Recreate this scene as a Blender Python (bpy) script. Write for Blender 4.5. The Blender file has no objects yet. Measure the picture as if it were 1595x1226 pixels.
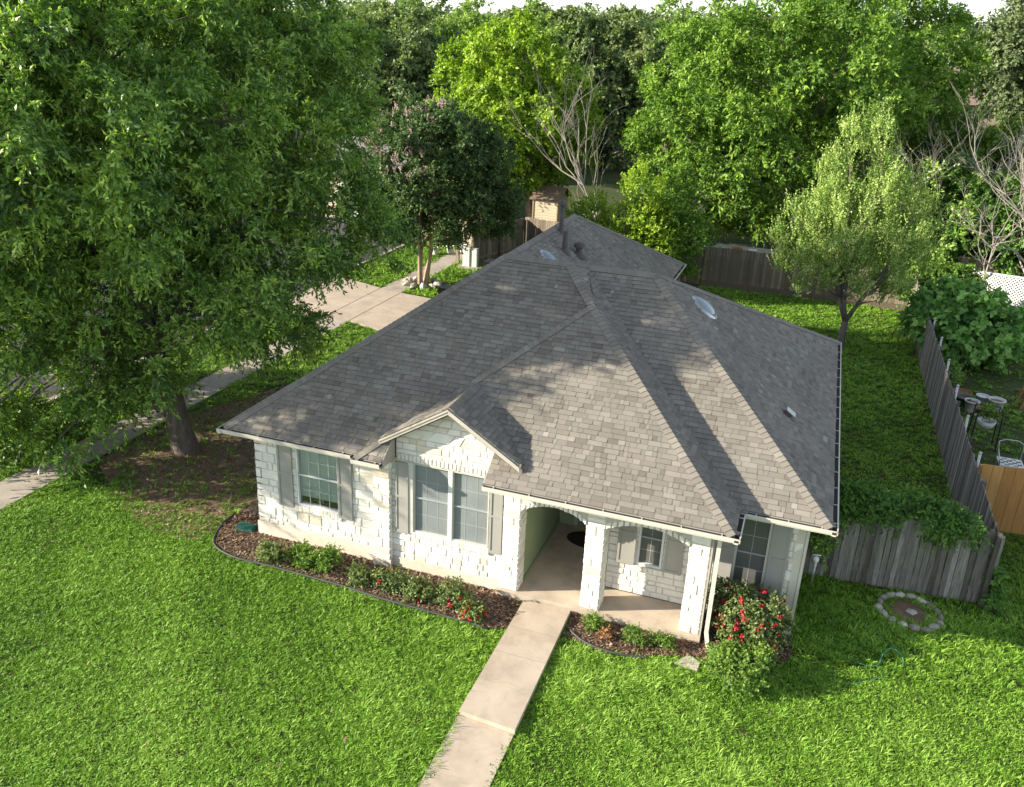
import bpy, math, random
import numpy as np
from mathutils import Vector, Matrix
R = math.radians
SC = bpy.context.scene
COL = SC.collection

# ------------------------------------------------------------------ camera, sky, sun, exposure
def set_camera():
    ya, pi, ro = R(-18.554), R(22.064), R(2.551)
    f = Vector((math.sin(ya)*math.cos(pi), math.cos(ya)*math.cos(pi), -math.sin(pi)))
    r = Vector((math.cos(ya), -math.sin(ya), 0)); u = r.cross(f)
    r2 = math.cos(ro)*r + math.sin(ro)*u; u2 = -math.sin(ro)*r + math.cos(ro)*u
    cd = bpy.data.cameras.new('camera'); co = bpy.data.objects.new('camera', cd); COL.objects.link(co)
    m = Matrix((r2, u2, -f)).transposed().to_4x4(); m.translation = Vector((0, 0, 10.4))
    co.matrix_world = m
    cd.sensor_fit = 'HORIZONTAL'; cd.angle = 2*math.atan(797.5/1369.5)
    cd.clip_start = 0.1; cd.clip_end = 3000
    SC.camera = co
set_camera()
SUN_AZ, SUN_EL = 65.5, 20.5          # direction the light travels (from +Y towards +X), elevation
w = bpy.data.worlds.new("World"); SC.world = w; w.use_nodes = True
nt = w.node_tree; sky = nt.nodes.new('ShaderNodeTexSky'); sky.sky_type = 'NISHITA'; sky.sun_disc = False
sky.sun_elevation = R(SUN_EL); sky.sun_rotation = R(SUN_AZ+180); sky.altitude = 200; sky.air_density = 1.0; sky.dust_density = 0.3; sky.ozone_density = 2.5
bg = nt.nodes['Background']; bg.inputs['Strength'].default_value = 0.125
hs_ = nt.nodes.new('ShaderNodeHueSaturation'); hs_.inputs['Saturation'].default_value = 0.5
nt.links.new(sky.outputs[0], hs_.inputs['Color']); nt.links.new(hs_.outputs[0], bg.inputs[0])
sl = bpy.data.lights.new('sun', 'SUN'); sl.energy = 5.0; sl.angle = R(0.5); sl.color = (1.0, 0.90, 0.74)
so = bpy.data.objects.new('sun', sl); COL.objects.link(so)
d = Vector((math.sin(R(SUN_AZ))*math.cos(R(SUN_EL)), math.cos(R(SUN_AZ))*math.cos(R(SUN_EL)), -math.sin(R(SUN_EL))))
so.rotation_euler = d.to_track_quat('-Z', 'Y').to_euler(); so.location = (-40, -20, 30)
vs = SC.view_settings; vs.view_transform = 'Standard'; vs.look = 'None'; vs.exposure = 1.3; vs.gamma = 1.0
SC.cycles.max_bounces = 8; SC.cycles.transparent_max_bounces = 8; SC.cycles.diffuse_bounces = 3
SC.cycles.glossy_bounces = 2; SC.cycles.transmission_bounces = 3

# ------------------------------------------------------------------ materials
def mat(name, c1, c2=None, rough=0.8, scale=3.0, bump=0.0, bscale=30.0, rnd=0.0, spec=0.3, c3=None, stretch=None, metal=0.0, stain=0.0):
    """procedural: c1/c2 mixed by noise, brightness varied per face by the rnd attribute, optional bump"""
    m = bpy.data.materials.new(name); m.use_nodes = True
    n = m.node_tree.nodes; l = m.node_tree.links; p = n['Principled BSDF']
    p.inputs['Roughness'].default_value = rough; p.inputs['Specular IOR Level'].default_value = spec
    p.inputs['Metallic'].default_value = metal
    geo = n.new('ShaderNodeTexCoord'); src = geo.outputs['Object']
    if stretch:
        mp = n.new('ShaderNodeMapping'); mp.inputs['Scale'].default_value = stretch; l.new(src, mp.inputs[0]); src = mp.outputs[0]
    c2 = c2 or tuple(x*0.85 for x in c1)
    nz = n.new('ShaderNodeTexNoise'); nz.inputs['Scale'].default_value = scale; nz.inputs['Detail'].default_value = 6; nz.inputs['Roughness'].default_value = 0.62
    l.new(src, nz.inputs['Vector'])
    rp = n.new('ShaderNodeValToRGB'); l.new(nz.outputs['Fac'], rp.inputs[0])
    e = rp.color_ramp.elements; e[0].position = 0.32; e[1].position = 0.68
    e[0].color = (*c1, 1); e[1].color = (*c2, 1)
    if c3:
        x = rp.color_ramp.elements.new(0.5); x.color = (*c3, 1)
    col = rp.outputs[0]
    if rnd:
        at = n.new('ShaderNodeAttribute'); at.attribute_name = 'rnd'
        mr = n.new('ShaderNodeMapRange'); mr.inputs[3].default_value = 1-rnd; mr.inputs[4].default_value = 1+rnd
        l.new(at.outputs['Fac'], mr.inputs[0])
        mx = n.new('ShaderNodeVectorMath'); mx.operation = 'SCALE'; l.new(col, mx.inputs[0]); l.new(mr.outputs[0], mx.inputs[3]); col = mx.outputs[0]
    if stain:
        ns = n.new('ShaderNodeTexNoise'); ns.inputs['Scale'].default_value = 1.7; ns.inputs['Detail'].default_value = 9; ns.inputs['Roughness'].default_value = 0.72; ns.inputs['Distortion'].default_value = 0.6
        l.new(src, ns.inputs['Vector']); ms = n.new('ShaderNodeMapRange'); ms.inputs[1].default_value = 0.47; ms.inputs[2].default_value = 0.66
        ms.inputs[3].default_value = 1.0; ms.inputs[4].default_value = 1-stain; l.new(ns.outputs['Fac'], ms.inputs[0])
        mv = n.new('ShaderNodeVectorMath'); mv.operation = 'SCALE'; l.new(col, mv.inputs[0]); l.new(ms.outputs[0], mv.inputs[3]); col = mv.outputs[0]
    l.new(col, p.inputs['Base Color'])
    if bump:
        nb = n.new('ShaderNodeTexNoise'); nb.inputs['Scale'].default_value = bscale; nb.inputs['Detail'].default_value = 5
        l.new(src, nb.inputs['Vector'])
        b = n.new('ShaderNodeBump'); b.inputs['Strength'].default_value = bump; b.inputs['Distance'].default_value = 0.02
        l.new(nb.outputs['Fac'], b.inputs['Height']); l.new(b.outputs[0], p.inputs['Normal'])
    return m

def ramp_mat(name, stops, rough=0.85, bump=0.3, bscale=60.0, nscale=2.0, namt=0.18, spec=0.2):
    """colour picked per face by the rnd attribute from stops, plus weathering noise"""
    m = bpy.data.materials.new(name); m.use_nodes = True
    n = m.node_tree.nodes; l = m.node_tree.links; p = n['Principled BSDF']
    p.inputs['Roughness'].default_value = rough; p.inputs['Specular IOR Level'].default_value = spec
    at = n.new('ShaderNodeAttribute'); at.attribute_name = 'rnd'
    rp = n.new('ShaderNodeValToRGB'); l.new(at.outputs['Fac'], rp.inputs[0])
    el = rp.color_ramp.elements
    el[0].position = stops[0][0]; el[0].color = (*stops[0][1], 1); el[1].position = stops[-1][0]; el[1].color = (*stops[-1][1], 1)
    for po, c in stops[1:-1]:
        x = el.new(po); x.color = (*c, 1)
    geo = n.new('ShaderNodeTexCoord')
    nz = n.new('ShaderNodeTexNoise'); nz.inputs['Scale'].default_value = nscale; nz.inputs['Detail'].default_value = 8; nz.inputs['Roughness'].default_value = 0.65
    l.new(geo.outputs['Object'], nz.inputs['Vector'])
    mr = n.new('ShaderNodeMapRange'); mr.inputs[1].default_value = 0.3; mr.inputs[2].default_value = 0.7
    mr.inputs[3].default_value = 1-namt; mr.inputs[4].default_value = 1+namt; l.new(nz.outputs['Fac'], mr.inputs[0])
    mx = n.new('ShaderNodeVectorMath'); mx.operation = 'SCALE'; l.new(rp.outputs[0], mx.inputs[0]); l.new(mr.outputs[0], mx.inputs[3])
    l.new(mx.outputs[0], p.inputs['Base Color'])
    if bump:
        nb = n.new('ShaderNodeTexNoise'); nb.inputs['Scale'].default_value = bscale; nb.inputs['Detail'].default_value = 4
        l.new(geo.outputs['Object'], nb.inputs['Vector'])
        b = n.new('ShaderNodeBump'); b.inputs['Strength'].default_value = bump; b.inputs['Distance'].default_value = 0.015
        l.new(nb.outputs['Fac'], b.inputs['Height']); l.new(b.outputs[0], p.inputs['Normal'])
    return m

def leaf_mat(name, dark, mid, light, trans=0.35, tcol=None, rough=0.5, gloss=0.25):
    m = bpy.data.materials.new(name); m.use_nodes = True
    n = m.node_tree.nodes; l = m.node_tree.links; p = n['Principled BSDF']
    p.inputs['Roughness'].default_value = rough; p.inputs['Specular IOR Level'].default_value = gloss
    at = n.new('ShaderNodeAttribute'); at.attribute_name = 'rnd'
    rp = n.new('ShaderNodeValToRGB'); l.new(at.outputs['Fac'], rp.inputs[0])
    el = rp.color_ramp.elements; el[0].color = (*dark, 1); el[1].color = (*light, 1); x = el.new(0.5); x.color = (*mid, 1)
    l.new(rp.outputs[0], p.inputs['Base Color'])
    tr = n.new('ShaderNodeBsdfTranslucent')
    tc = n.new('ShaderNodeVectorMath'); tc.operation = 'MULTIPLY'; tc.inputs[1].default_value = tcol or (1.5, 1.7, 0.7)
    l.new(rp.outputs[0], tc.inputs[0]); l.new(tc.outputs[0], tr.inputs[0])
    mx = n.new('ShaderNodeMixShader'); mx.inputs[0].default_value = trans
    l.new(p.outputs[0], mx.inputs[1]); l.new(tr.outputs[0], mx.inputs[2]); l.new(mx.outputs[0], n['Material Output'].inputs[0])
    return m

def glass_mat(name, tint=(0.8, 0.9, 0.88), refl=0.12):
    m = bpy.data.materials.new(name); m.use_nodes = True
    n = m.node_tree.nodes; l = m.node_tree.links
    t = n.new('ShaderNodeBsdfTransparent'); t.inputs[0].default_value = (*tint, 1)
    g = n.new('ShaderNodeBsdfGlossy'); g.inputs['Roughness'].default_value = 0.03; g.inputs[0].default_value = (0.9, 0.95, 1, 1)
    mx = n.new('ShaderNodeMixShader')
    fr = n.new('ShaderNodeFresnel'); fr.inputs[0].default_value = 1.5
    ad = n.new('ShaderNodeMath'); ad.operation = 'ADD'; ad.inputs[1].default_value = refl; l.new(fr.outputs[0], ad.inputs[0])
    l.new(ad.outputs[0], mx.inputs[0]); l.new(t.outputs[0], mx.inputs[1]); l.new(g.outputs[0], mx.inputs[2])
    l.new(mx.outputs[0], n['Material Output'].inputs[0])
    return m

# ------------------------------------------------------------------ mesh helpers
class MB:
    def __init__(s): s.v = []; s.f = []; s.m = []; s.r = []
    def face(s, pts, mi=0, rnd=0.5):
        b = len(s.v); s.v += [tuple(p) for p in pts]; s.f.append(tuple(range(b, b+len(pts)))); s.m.append(mi); s.r.append(rnd)
    def box(s, x0, x1, y0, y1, z0, z1, mi=0, rnd=None):
        rnd = random.random() if rnd is None else rnd
        b = len(s.v)
        s.v += [(x, y, z) for z in (z0, z1) for y in (y0, y1) for x in (x0, x1)]
        for q in ((0,2,3,1),(4,5,7,6),(0,1,5,4),(2,6,7,3),(0,4,6,2),(1,3,7,5)):
            s.f.append(tuple(b+i for i in q)); s.m.append(mi); s.r.append(rnd)
    def obox(s, o, ax, ay, az, mi=0, rnd=None):
        """box from corner o along three edge vectors"""
        rnd = random.random() if rnd is None else rnd
        o, ax, ay, az = map(Vector, (o, ax, ay, az)); b = len(s.v)
        for k in (0, 1):
            for j in (0, 1):
                for i in (0, 1): s.v.append(tuple(o+ax*i+ay*j+az*k))
        for q in ((0,2,3,1),(4,5,7,6),(0,1,5,4),(2,6,7,3),(0,4,6,2),(1,3,7,5)):
            s.f.append(tuple(b+i for i in q)); s.m.append(mi); s.r.append(rnd)
    def bar(s, a, b_, w, h, mi=0, rnd=None, up=(0,0,1)):
        a, b_ = Vector(a), Vector(b_); d_ = (b_-a); t = d_.normalized(); up = Vector(up)
        sd = t.cross(up)
        if sd.length < 1e-4: sd = t.cross(Vector((1,0,0)))
        sd.normalize(); u = sd.cross(t)
        s.obox(a-sd*w/2-u*h/2, d_, sd*w, u*h, mi, rnd)
    def tube(s, pts, rad, n=8, mi=0, rnd=0.5, cap=True):
        pts = [Vector(p) for p in pts]
        if not isinstance(rad, (list, tuple)): rad = [rad]*len(pts)
        b = len(s.v); ref = None
        for i, p in enumerate(pts):
            t = (pts[min(i+1, len(pts)-1)]-pts[max(i-1, 0)])
            if t.length < 1e-6: t = Vector((0,0,1))
            t.normalize()
            if ref is None: ref = t.cross(Vector((0.31,0.95,0.1)) if abs(t.y) < 0.9 else Vector((1,0,0))).normalized()
            ref = (ref - t*ref.dot(t)).normalized(); q = t.cross(ref)
            for k in range(n):
                a = 2*math.pi*k/n; s.v.append(tuple(p+(ref*math.cos(a)+q*math.sin(a))*rad[i]))
        for i in range(len(pts)-1):
            for k in range(n):
                s.f.append((b+i*n+k, b+i*n+(k+1) % n, b+(i+1)*n+(k+1) % n, b+(i+1)*n+k)); s.m.append(mi); s.r.append(rnd)
        if cap:
            s.f.append(tuple(b+k for k in range(n))[::-1]); s.m.append(mi); s.r.append(rnd)
            e = b+(len(pts)-1)*n; s.f.append(tuple(e+k for k in range(n))); s.m.append(mi); s.r.append(rnd)
    def lathe(s, prof, c=(0,0,0), n=16, mi=0, rnd=0.5, sx=1, sy=1, closed=False):
        b = len(s.v)
        for r_, z in prof:
            for k in range(n):
                a = 2*math.pi*k/n; s.v.append((c[0]+r_*sx*math.cos(a), c[1]+r_*sy*math.sin(a), c[2]+z))
        for i in range(len(prof)-1):
            for k in range(n):
                s.f.append((b+i*n+k, b+i*n+(k+1) % n, b+(i+1)*n+(k+1) % n, b+(i+1)*n+k)); s.m.append(mi); s.r.append(rnd)
        if closed:
            e = b+(len(prof)-1)*n; s.f.append(tuple(e+k for k in range(n))); s.m.append(mi); s.r.append(rnd)
    def rock(s, c, rx, ry, rz, mi=0, rnd=None, n=9, rough=0.18, rot=0):
        rnd = random.random() if rnd is None else rnd
        b = len(s.v); rings = [(-0.9,0.55),(-0.4,0.95),(0.25,1.0),(0.7,0.78),(0.98,0.35)]
        cr, sr = math.cos(rot), math.sin(rot)
        for z, q in rings:
            for k in range(n):
                a = 2*math.pi*k/n; w_ = 1+random.uniform(-rough, rough)
                x, y = rx*q*w_*math.cos(a), ry*q*w_*math.sin(a)
                s.v.append((c[0]+x*cr-y*sr, c[1]+x*sr+y*cr, c[2]+rz*z*(1+random.uniform(-rough, rough)*0.4)))
        for i in range(len(rings)-1):
            for k in range(n):
                s.f.append((b+i*n+k, b+i*n+(k+1) % n, b+(i+1)*n+(k+1) % n, b+(i+1)*n+k)); s.m.append(mi); s.r.append(rnd)
        e = b+(len(rings)-1)*n; s.f.append(tuple(e+k for k in range(n))); s.m.append(mi); s.r.append(rnd)
    def build(s, name, mats, parent=None, origin=(0,0,0), smooth=False):
        me = bpy.data.meshes.new(name)
        ox, oy, oz = origin
        me.from_pydata([(x-ox, y-oy, z-oz) for x, y, z in s.v], [], s.f)
        if not isinstance(mats, (list, tuple)): mats = [mats]
        for m_ in mats: me.materials.append(m_)
        me.polygons.foreach_set('material_index', s.m)
        a = me.attributes.new('rnd', 'FLOAT', 'FACE'); a.data.foreach_set('value', s.r)
        if smooth: me.polygons.foreach_set('use_smooth', [True]*len(s.f))
        me.update()
        o = bpy.data.objects.new(name, me); COL.objects.link(o)
        if parent is not None: o.parent = parent
        else: o.location = origin
        return o

def np_mesh(name, verts, quads, mats, parent=None, rnd=None, loc=(0,0,0), mi=None):
    me = bpy.data.meshes.new(name); nv, nq = len(verts), len(quads)
    me.vertices.add(nv); me.vertices.foreach_set('co', np.ascontiguousarray(verts, dtype=np.float32).ravel())
    k = quads.shape[1]
    me.loops.add(nq*k); me.loops.foreach_set('vertex_index', np.ascontiguousarray(quads, dtype=np.int32).ravel())
    me.polygons.add(nq); me.polygons.foreach_set('loop_start', np.arange(0, nq*k, k, dtype=np.int32))
    if not isinstance(mats, (list, tuple)): mats = [mats]
    for m_ in mats: me.materials.append(m_)
    if mi is not None: me.polygons.foreach_set('material_index', mi.astype(np.int32))
    a = me.attributes.new('rnd', 'FLOAT', 'FACE'); a.data.foreach_set('value', (np.random.rand(nq) if rnd is None else rnd).astype(np.float32))
    me.update(calc_edges=True)
    o = bpy.data.objects.new(name, me); COL.objects.link(o)
    if parent is not None: o.parent = parent
    else: o.location = loc
    return o

def tag(o, label=None, cat=None, group=None, kind=None):
    if label: o['label'] = label
    if cat: o['category'] = cat
    if group: o['group'] = group
    if kind: o['kind'] = kind
    return o
def thing(name, label, cat, loc=(0,0,0), group=None, rz=0):
    o = bpy.data.objects.new(name, None); COL.objects.link(o); o.location = loc; o.rotation_euler.z = rz; o.empty_display_size = 0.2
    return tag(o, label, cat, group)
def copy_tree(o, loc, rz, sc, label, parent=None):
    c = o.copy(); COL.objects.link(c)
    if parent is None:
        c.location = loc; c.rotation_euler = (0, 0, rz); c.scale = sc if isinstance(sc, tuple) else (sc, sc, sc); c['label'] = label
    else: c.parent = parent
    for ch in list(o.children): copy_tree(ch, None, None, None, None, c)
    return c
def uni(a, b): return random.uniform(a, b)
random.seed(7); np.random.seed(7)
# ------------------------------------------------------------------ ground, paths, road
M = {}
M['soil'] = mat('lawn_soil', (0.035,0.055,0.012), (0.075,0.062,0.03), 0.95, 0.8, 0.6, 25, c3=(0.045,0.065,0.016))
M['concrete'] = mat('walk_concrete', (0.40,0.325,0.25), (0.53,0.445,0.355), 0.9, 1.1, 0.25, 120, rnd=0.06, c3=(0.48,0.40,0.31), stain=.2)
M['concrete_old'] = mat('old_concrete', (0.34,0.29,0.25), (0.43,0.38,0.33), 0.92, 1.1, 0.3, 90, rnd=0.06, stain=.25)
M['drive'] = mat('drive_concrete', (0.42,0.34,0.27), (0.48,0.40,0.32), 0.9, 0.9, 0.2, 100, rnd=0.05, stain=.2)
M['asphalt'] = mat('asphalt', (0.05,0.05,0.052), (0.075,0.072,0.07), 0.9, 1.5, 0.5, 150)
M['dirt'] = mat('bare_dirt', (0.26,0.18,0.115), (0.16,0.115,0.07), 0.95, 3.5, 0.8, 40, c3=(0.21,0.145,0.09))
M['mulch'] = mat('mulch', (0.12,0.072,0.048), (0.26,0.165,0.105), 0.95, 2.2, 1.0, 45, c3=(0.09,0.056,0.038))

def sheet(name, pts, z, m, label=None, cat=None, kind='structure', thick=0.0):
    b = MB()
    if thick:
        b.face([(x, y, z) for x, y in pts])
        for i in range(len(pts)):
            p, q = pts[i], pts[(i+1) % len(pts)]
            b.face([(p[0],p[1],z), (p[0],p[1],z-thick), (q[0],q[1],z-thick), (q[0],q[1],z)])
    else: b.face([(x, y, z) for x, y in pts])
    o = b.build(name, m); tag(o, label, cat, kind=kind); return o

gb = MB()                                          # ground sheet, falling a little towards the front road
xs = [-900,-300,-120,-60,-30,-20,-10,0,10,20,60,120,300,900]; ys = [-400,-60,-10,4,8,10.5,40,80,140,300,900,1500]
def gz(y): return 0.0 if y >= 10.5 else max(-0.045*(10.5-y), -0.7)
idx = {}
for j, y in enumerate(ys):
    for i, x in enumerate(xs): idx[i, j] = len(gb.v); gb.v.append((x, y, gz(y)))
for j in range(len(ys)-1):
    for i in range(len(xs)-1):
        gb.f.append((idx[i,j], idx[i+1,j], idx[i+1,j+1], idx[i,j+1])); gb.m.append(0); gb.r.append(0.5)
tag(gb.build('ground', M['soil']), 'dark soil and grass ground under the whole garden', None, kind='structure')

# street and kerb to the left
sheet('street', [(-29,-60),(-20.2,-60),(-20.2,200),(-29,200)], 0.006-0.0, M['asphalt'], 'grey asphalt street beyond the sidewalk')
kb = MB(); kb.box(-20.2,-20.03,-10,28.2,-0.05,0.12); kb.box(-20.2,-20.03,34.4,120,-0.05,0.12)
tag(kb.build('kerb', M['concrete_old']), 'concrete kerb along the street', None, kind='structure')
# sidewalk slabs with joints
sb = MB()
y = -4.0
while y < 42:
    L = 1.55; sb.box(-17.4,-16.32, y+0.008, y+L-0.008, -0.05, 0.035, 0); y += L
tag(sb.build('sidewalk', M['concrete_old']), 'weathered concrete sidewalk under the big shade tree', None, kind='structure')
# driveway
db = MB()
def slab(b, pts, z0, z1):
    b.face([(x,y,z1) for x,y in pts], 0, random.random())
    for i in range(len(pts)):
        p, q = pts[i], pts[(i+1) % len(pts)]
        b.face([(p[0],p[1],z1),(p[0],p[1],z0),(q[0],q[1],z0),(q[0],q[1],z1)], 0, 0.5)
def pans(x0, x1, ya, yb, yc, yd, n):
    for k in range(n):
        t0, t1 = k/n, (k+1)/n; xa, xb = x0+(x1-x0)*t0+0.01, x0+(x1-x0)*t1-0.01
        ym0, ym1 = ya+(yb-ya)*t0, ya+(yb-ya)*t1; yn0, yn1 = yd+(yc-yd)*t0, yd+(yc-yd)*t1
        mid0, mid1 = (ym0+yn0)/2, (ym1+yn1)/2
        slab(db, [(xa,ym0),(xb,ym1),(xb,mid1-0.01),(xa,mid0-0.01)], -0.05, 0.045)
        slab(db, [(xa,mid0+0.01),(xb,mid1+0.01),(xb,yn1),(xa,yn0)], -0.05, 0.045)
pans(-16.3, -10.5, 28.55, 26.6, 32.2, 33.0, 2)
pans(-20.0, -17.42, 28.4, 28.5, 33.3, 34.2, 1)
pans(-17.40, -16.32, 28.52, 28.53, 33.0, 33.2, 1)
for i in range(len(db.v)):
    x, y, z = db.v[i]
    if z > 0 and -17.41 < x < -16.31: db.v[i] = (x, y, 0.0455)
tag(db.build('driveway', M['drive']), 'pale concrete driveway with dark joints beside the house', None, kind='structure')

# front walk: two slabs with a step down
fw = MB()
slab(fw, [(-4.24,10.62),(-3.24,10.55),(-3.29,13.97),(-4.24,13.93)], -0.3, 0.12)
slab(fw, [(-4.27,4.0),(-3.27,4.0),(-3.25,10.54),(-4.25,10.61)], -0.5, 0.0)
for i in range(len(fw.v)):
    x, y, z = fw.v[i]
    if z == 0.0: fw.v[i] = (x, y, 0.03+gz(y)*1.0)
tag(fw.build('front_walk', M['concrete']), 'straight tan concrete front walk with one step', None, kind='structure')
jb = MB()
for yy in (12.28, 13.05): jb.box(-4.235,-3.28,yy-0.006,yy+0.006,0.1,0.1215)
for pts in ([(-4.2,11.52),(-3.95,11.47),(-3.7,11.55),(-3.45,11.49),(-3.27,11.53)],):
    for p, q in zip(pts[:-1], pts[1:]): jb.bar((*p,.1195), (*q,.1195), .005, .004)
M['joint'] = mat('joint', (0.30,0.24,0.18), (0.36,0.29,0.22), 0.95)
tag(jb.build('walk_joint', M['joint']), 'thin joints across the front walk', None, kind='structure')

BED1 = [(-11.45,15.3),(-11.42,14.1),(-11.1,13.4),(-10.4,13.12),(-9.56,13.12),(-8.04,13.1),(-6.82,13.0),(-5.57,12.98),(-4.6,12.92),(-4.27,13.1),(-4.3,13.95),(-4.9,14.02),(-4.9,14.2),(-10.46,14.2),(-10.46,15.3)]
BED2 = [(-3.25,13.9),(-3.22,13.3),(-2.55,13.12),(-1.85,13.2),(-1.3,13.45),(-0.8,13.6),(-0.2,13.5),(0.45,13.65),(0.85,14.3),(0.85,14.9),(-0.8,14.95),(-0.8,14.02),(-3.25,14.02)]
for nm, bd, lb in (('flower_bed', BED1, 'curved brown mulch bed under the front windows'), ('flower_bed', BED2, 'small brown mulch bed in front of the porch')):
    b = MB(); b.face([(x,y,0.03) for x,y in bd])
    for i in range(len(bd)):
        p, q = bd[i], bd[(i+1) % len(bd)]; b.face([(p[0],p[1],0.03),(p[0],p[1],-0.02),(q[0],q[1],-0.02),(q[0],q[1],0.03)])
    tag(b.build(nm, M['mulch']), lb, None, kind='structure')
DIRT = [(-15.0,14.6),(-14.0,13.9),(-12.6,13.2),(-11.5,13.3),(-11.5,15.0),(-11.0,16.5),(-11.0,21),(-12.5,22.5),(-14.8,22),(-16.1,19),(-16.2,15.5)]
sheet('bare_ground', DIRT, 0.008, M['dirt'], 'bare brown dirt under the big shade tree')
# chips of mulch and fallen leaves scattered over the beds
def in_poly(px, py, poly):
    ins = np.zeros(len(px), bool); n = len(poly)
    for i in range(n):
        x0, y0 = poly[i]; x1, y1 = poly[(i+1) % n]
        c = ((y0 > py) != (y1 > py)) & (px < (x1-x0)*(py-y0)/((y1-y0) if y1 != y0 else 1e-9)+x0); ins ^= c
    return ins
def chips(name, poly, n, m, size, z, label):
    xs_ = [p[0] for p in poly]; ys_ = [p[1] for p in poly]
    px = np.random.uniform(min(xs_), max(xs_), n); py = np.random.uniform(min(ys_), max(ys_), n)
    k = in_poly(px, py, poly); px, py = px[k], py[k]; n = len(px)
    a = np.random.rand(n)*6.28; L = size*np.random.uniform(.5,1.4,n); W = L*np.random.uniform(.2,.5,n)
    u = np.stack([np.cos(a), np.sin(a), np.random.uniform(-.5,.5,n)],1)*L[:,None]; v = np.stack([-np.sin(a), np.cos(a), np.random.uniform(-.4,.4,n)],1)*W[:,None]
    c = np.stack([px, py, z+np.random.uniform(.004,.03,n)],1)
    V = np.stack([c-u-v, c+u-v, c+u+v, c-u+v],1).reshape(-1,3)
    o = np_mesh(name, V, np.arange(n*4).reshape(-1,4), m); tag(o, label, None, kind='stuff')
M['chip'] = ramp_mat('mulch_chip', [(0,(0.06,0.036,0.024)),(0.4,(0.14,0.085,0.055)),(0.75,(0.24,0.16,0.11)),(1,(0.40,0.31,0.22))], bump=0)
chips('mulch', BED1, 22000, M['chip'], 0.028, 0.03, 'loose wood mulch chips in the long bed')
chips('mulch', BED2, 7000, M['chip'], 0.026, 0.03, 'loose wood mulch chips in the porch bed')
chips('leaf_litter', DIRT, 9000, M['chip'], 0.03, 0.008, 'dry leaf litter on the bare dirt')

# ------------------------------------------------------------------ the house
S = 0.722; ZE = 2.69
stone = ramp_mat('white_stone', [(0,(0.60,0.53,0.42)),(0.08,(0.70,0.66,0.58)),(0.5,(0.76,0.735,0.67)),(0.92,(0.71,0.68,0.61)),(1,(0.64,0.56,0.43))], 0.9, 0.9, 22, 4.0, 0.07)
mortar = mat('mortar', (0.54,0.51,0.46), (0.44,0.42,0.37), 0.95, 6, 0.6, 60)
stucco = mat('foundation_paint', (0.70,0.63,0.53), (0.62,0.55,0.44), 0.9, 1.5, 0.3, 60, stain=.18)
shing = ramp_mat('shingle', [(0,(0.155,0.141,0.119)),(0.3,(0.194,0.177,0.150)),(0.5,(0.220,0.202,0.172)),(0.72,(0.246,0.227,0.194)),(0.93,(0.28,0.26,0.223)),(1,(0.335,0.31,0.268))], 0.92, 0.5, 140, 0.7, 0.13, 0.12)
trim = mat('grey_trim', (0.34,0.32,0.28), (0.38,0.36,0.32), 0.6, 2)
trimw = mat('gutter_white', (0.54,0.50,0.43), (0.60,0.56,0.48), 0.45, 2)
guttin = mat('gutter_debris', (0.022,0.020,0.018), (0.04,0.035,0.03), 0.95, 20)
shut = mat('shutter_paint', (0.30,0.29,0.265), (0.33,0.32,0.29), 0.6, 2)
fr_w = mat('window_frame_white', (0.58,0.59,0.58), (0.62,0.63,0.62), 0.4)
fr_t = mat('window_frame_tan', (0.50,0.48,0.43), (0.54,0.52,0.47), 0.5)
screen = mat('solar_screen', (0.17,0.19,0.195), (0.23,0.25,0.255), 0.28, 1, spec=0.5)  # screen grey, lifted and blued to carry reflected sky in its colour
screen2 = mat('dark_screen', (0.085,0.087,0.084), (0.12,0.12,0.115), 0.3, 1, spec=0.5)
munt = mat('muntin_grey', (0.30,0.32,0.32), (0.33,0.35,0.35), 0.5)
munt_w = mat('muntin_pale', (0.42,0.46,0.45), (0.46,0.50,0.49), 0.5)
glass = glass_mat('window_glass', (0.86,0.9,0.88), 0.16)
blindm = mat('blind', (0.66,0.68,0.65), (0.70,0.72,0.69), 0.6)
darkm = mat('dark_interior', (0.02,0.022,0.022), (0.03,0.03,0.03), 0.9)  # near-black colour standing for unlit interiors
greenw = mat('green_wall_paint', (0.23,0.29,0.17), (0.26,0.32,0.19), 0.8, 1.5)
doorm = mat('door_paint', (0.13,0.19,0.21), (0.15,0.21,0.23), 0.5)
metal_g = mat('galvanised', (0.42,0.42,0.42), (0.50,0.50,0.50), 0.35, 3, metal=0.6)
metal_d = mat('vent_paint', (0.09,0.075,0.065), (0.12,0.10,0.09), 0.6, 3)

HO = (-4.9, 14.1, 0.0)
H = thing('house', 'white stone one storey house with grey shingle hip roof', 'house', HO)
def hp(b, name, mats, parent=None, smooth=False): return b.build(name, mats, parent or H, HO, smooth)

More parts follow.
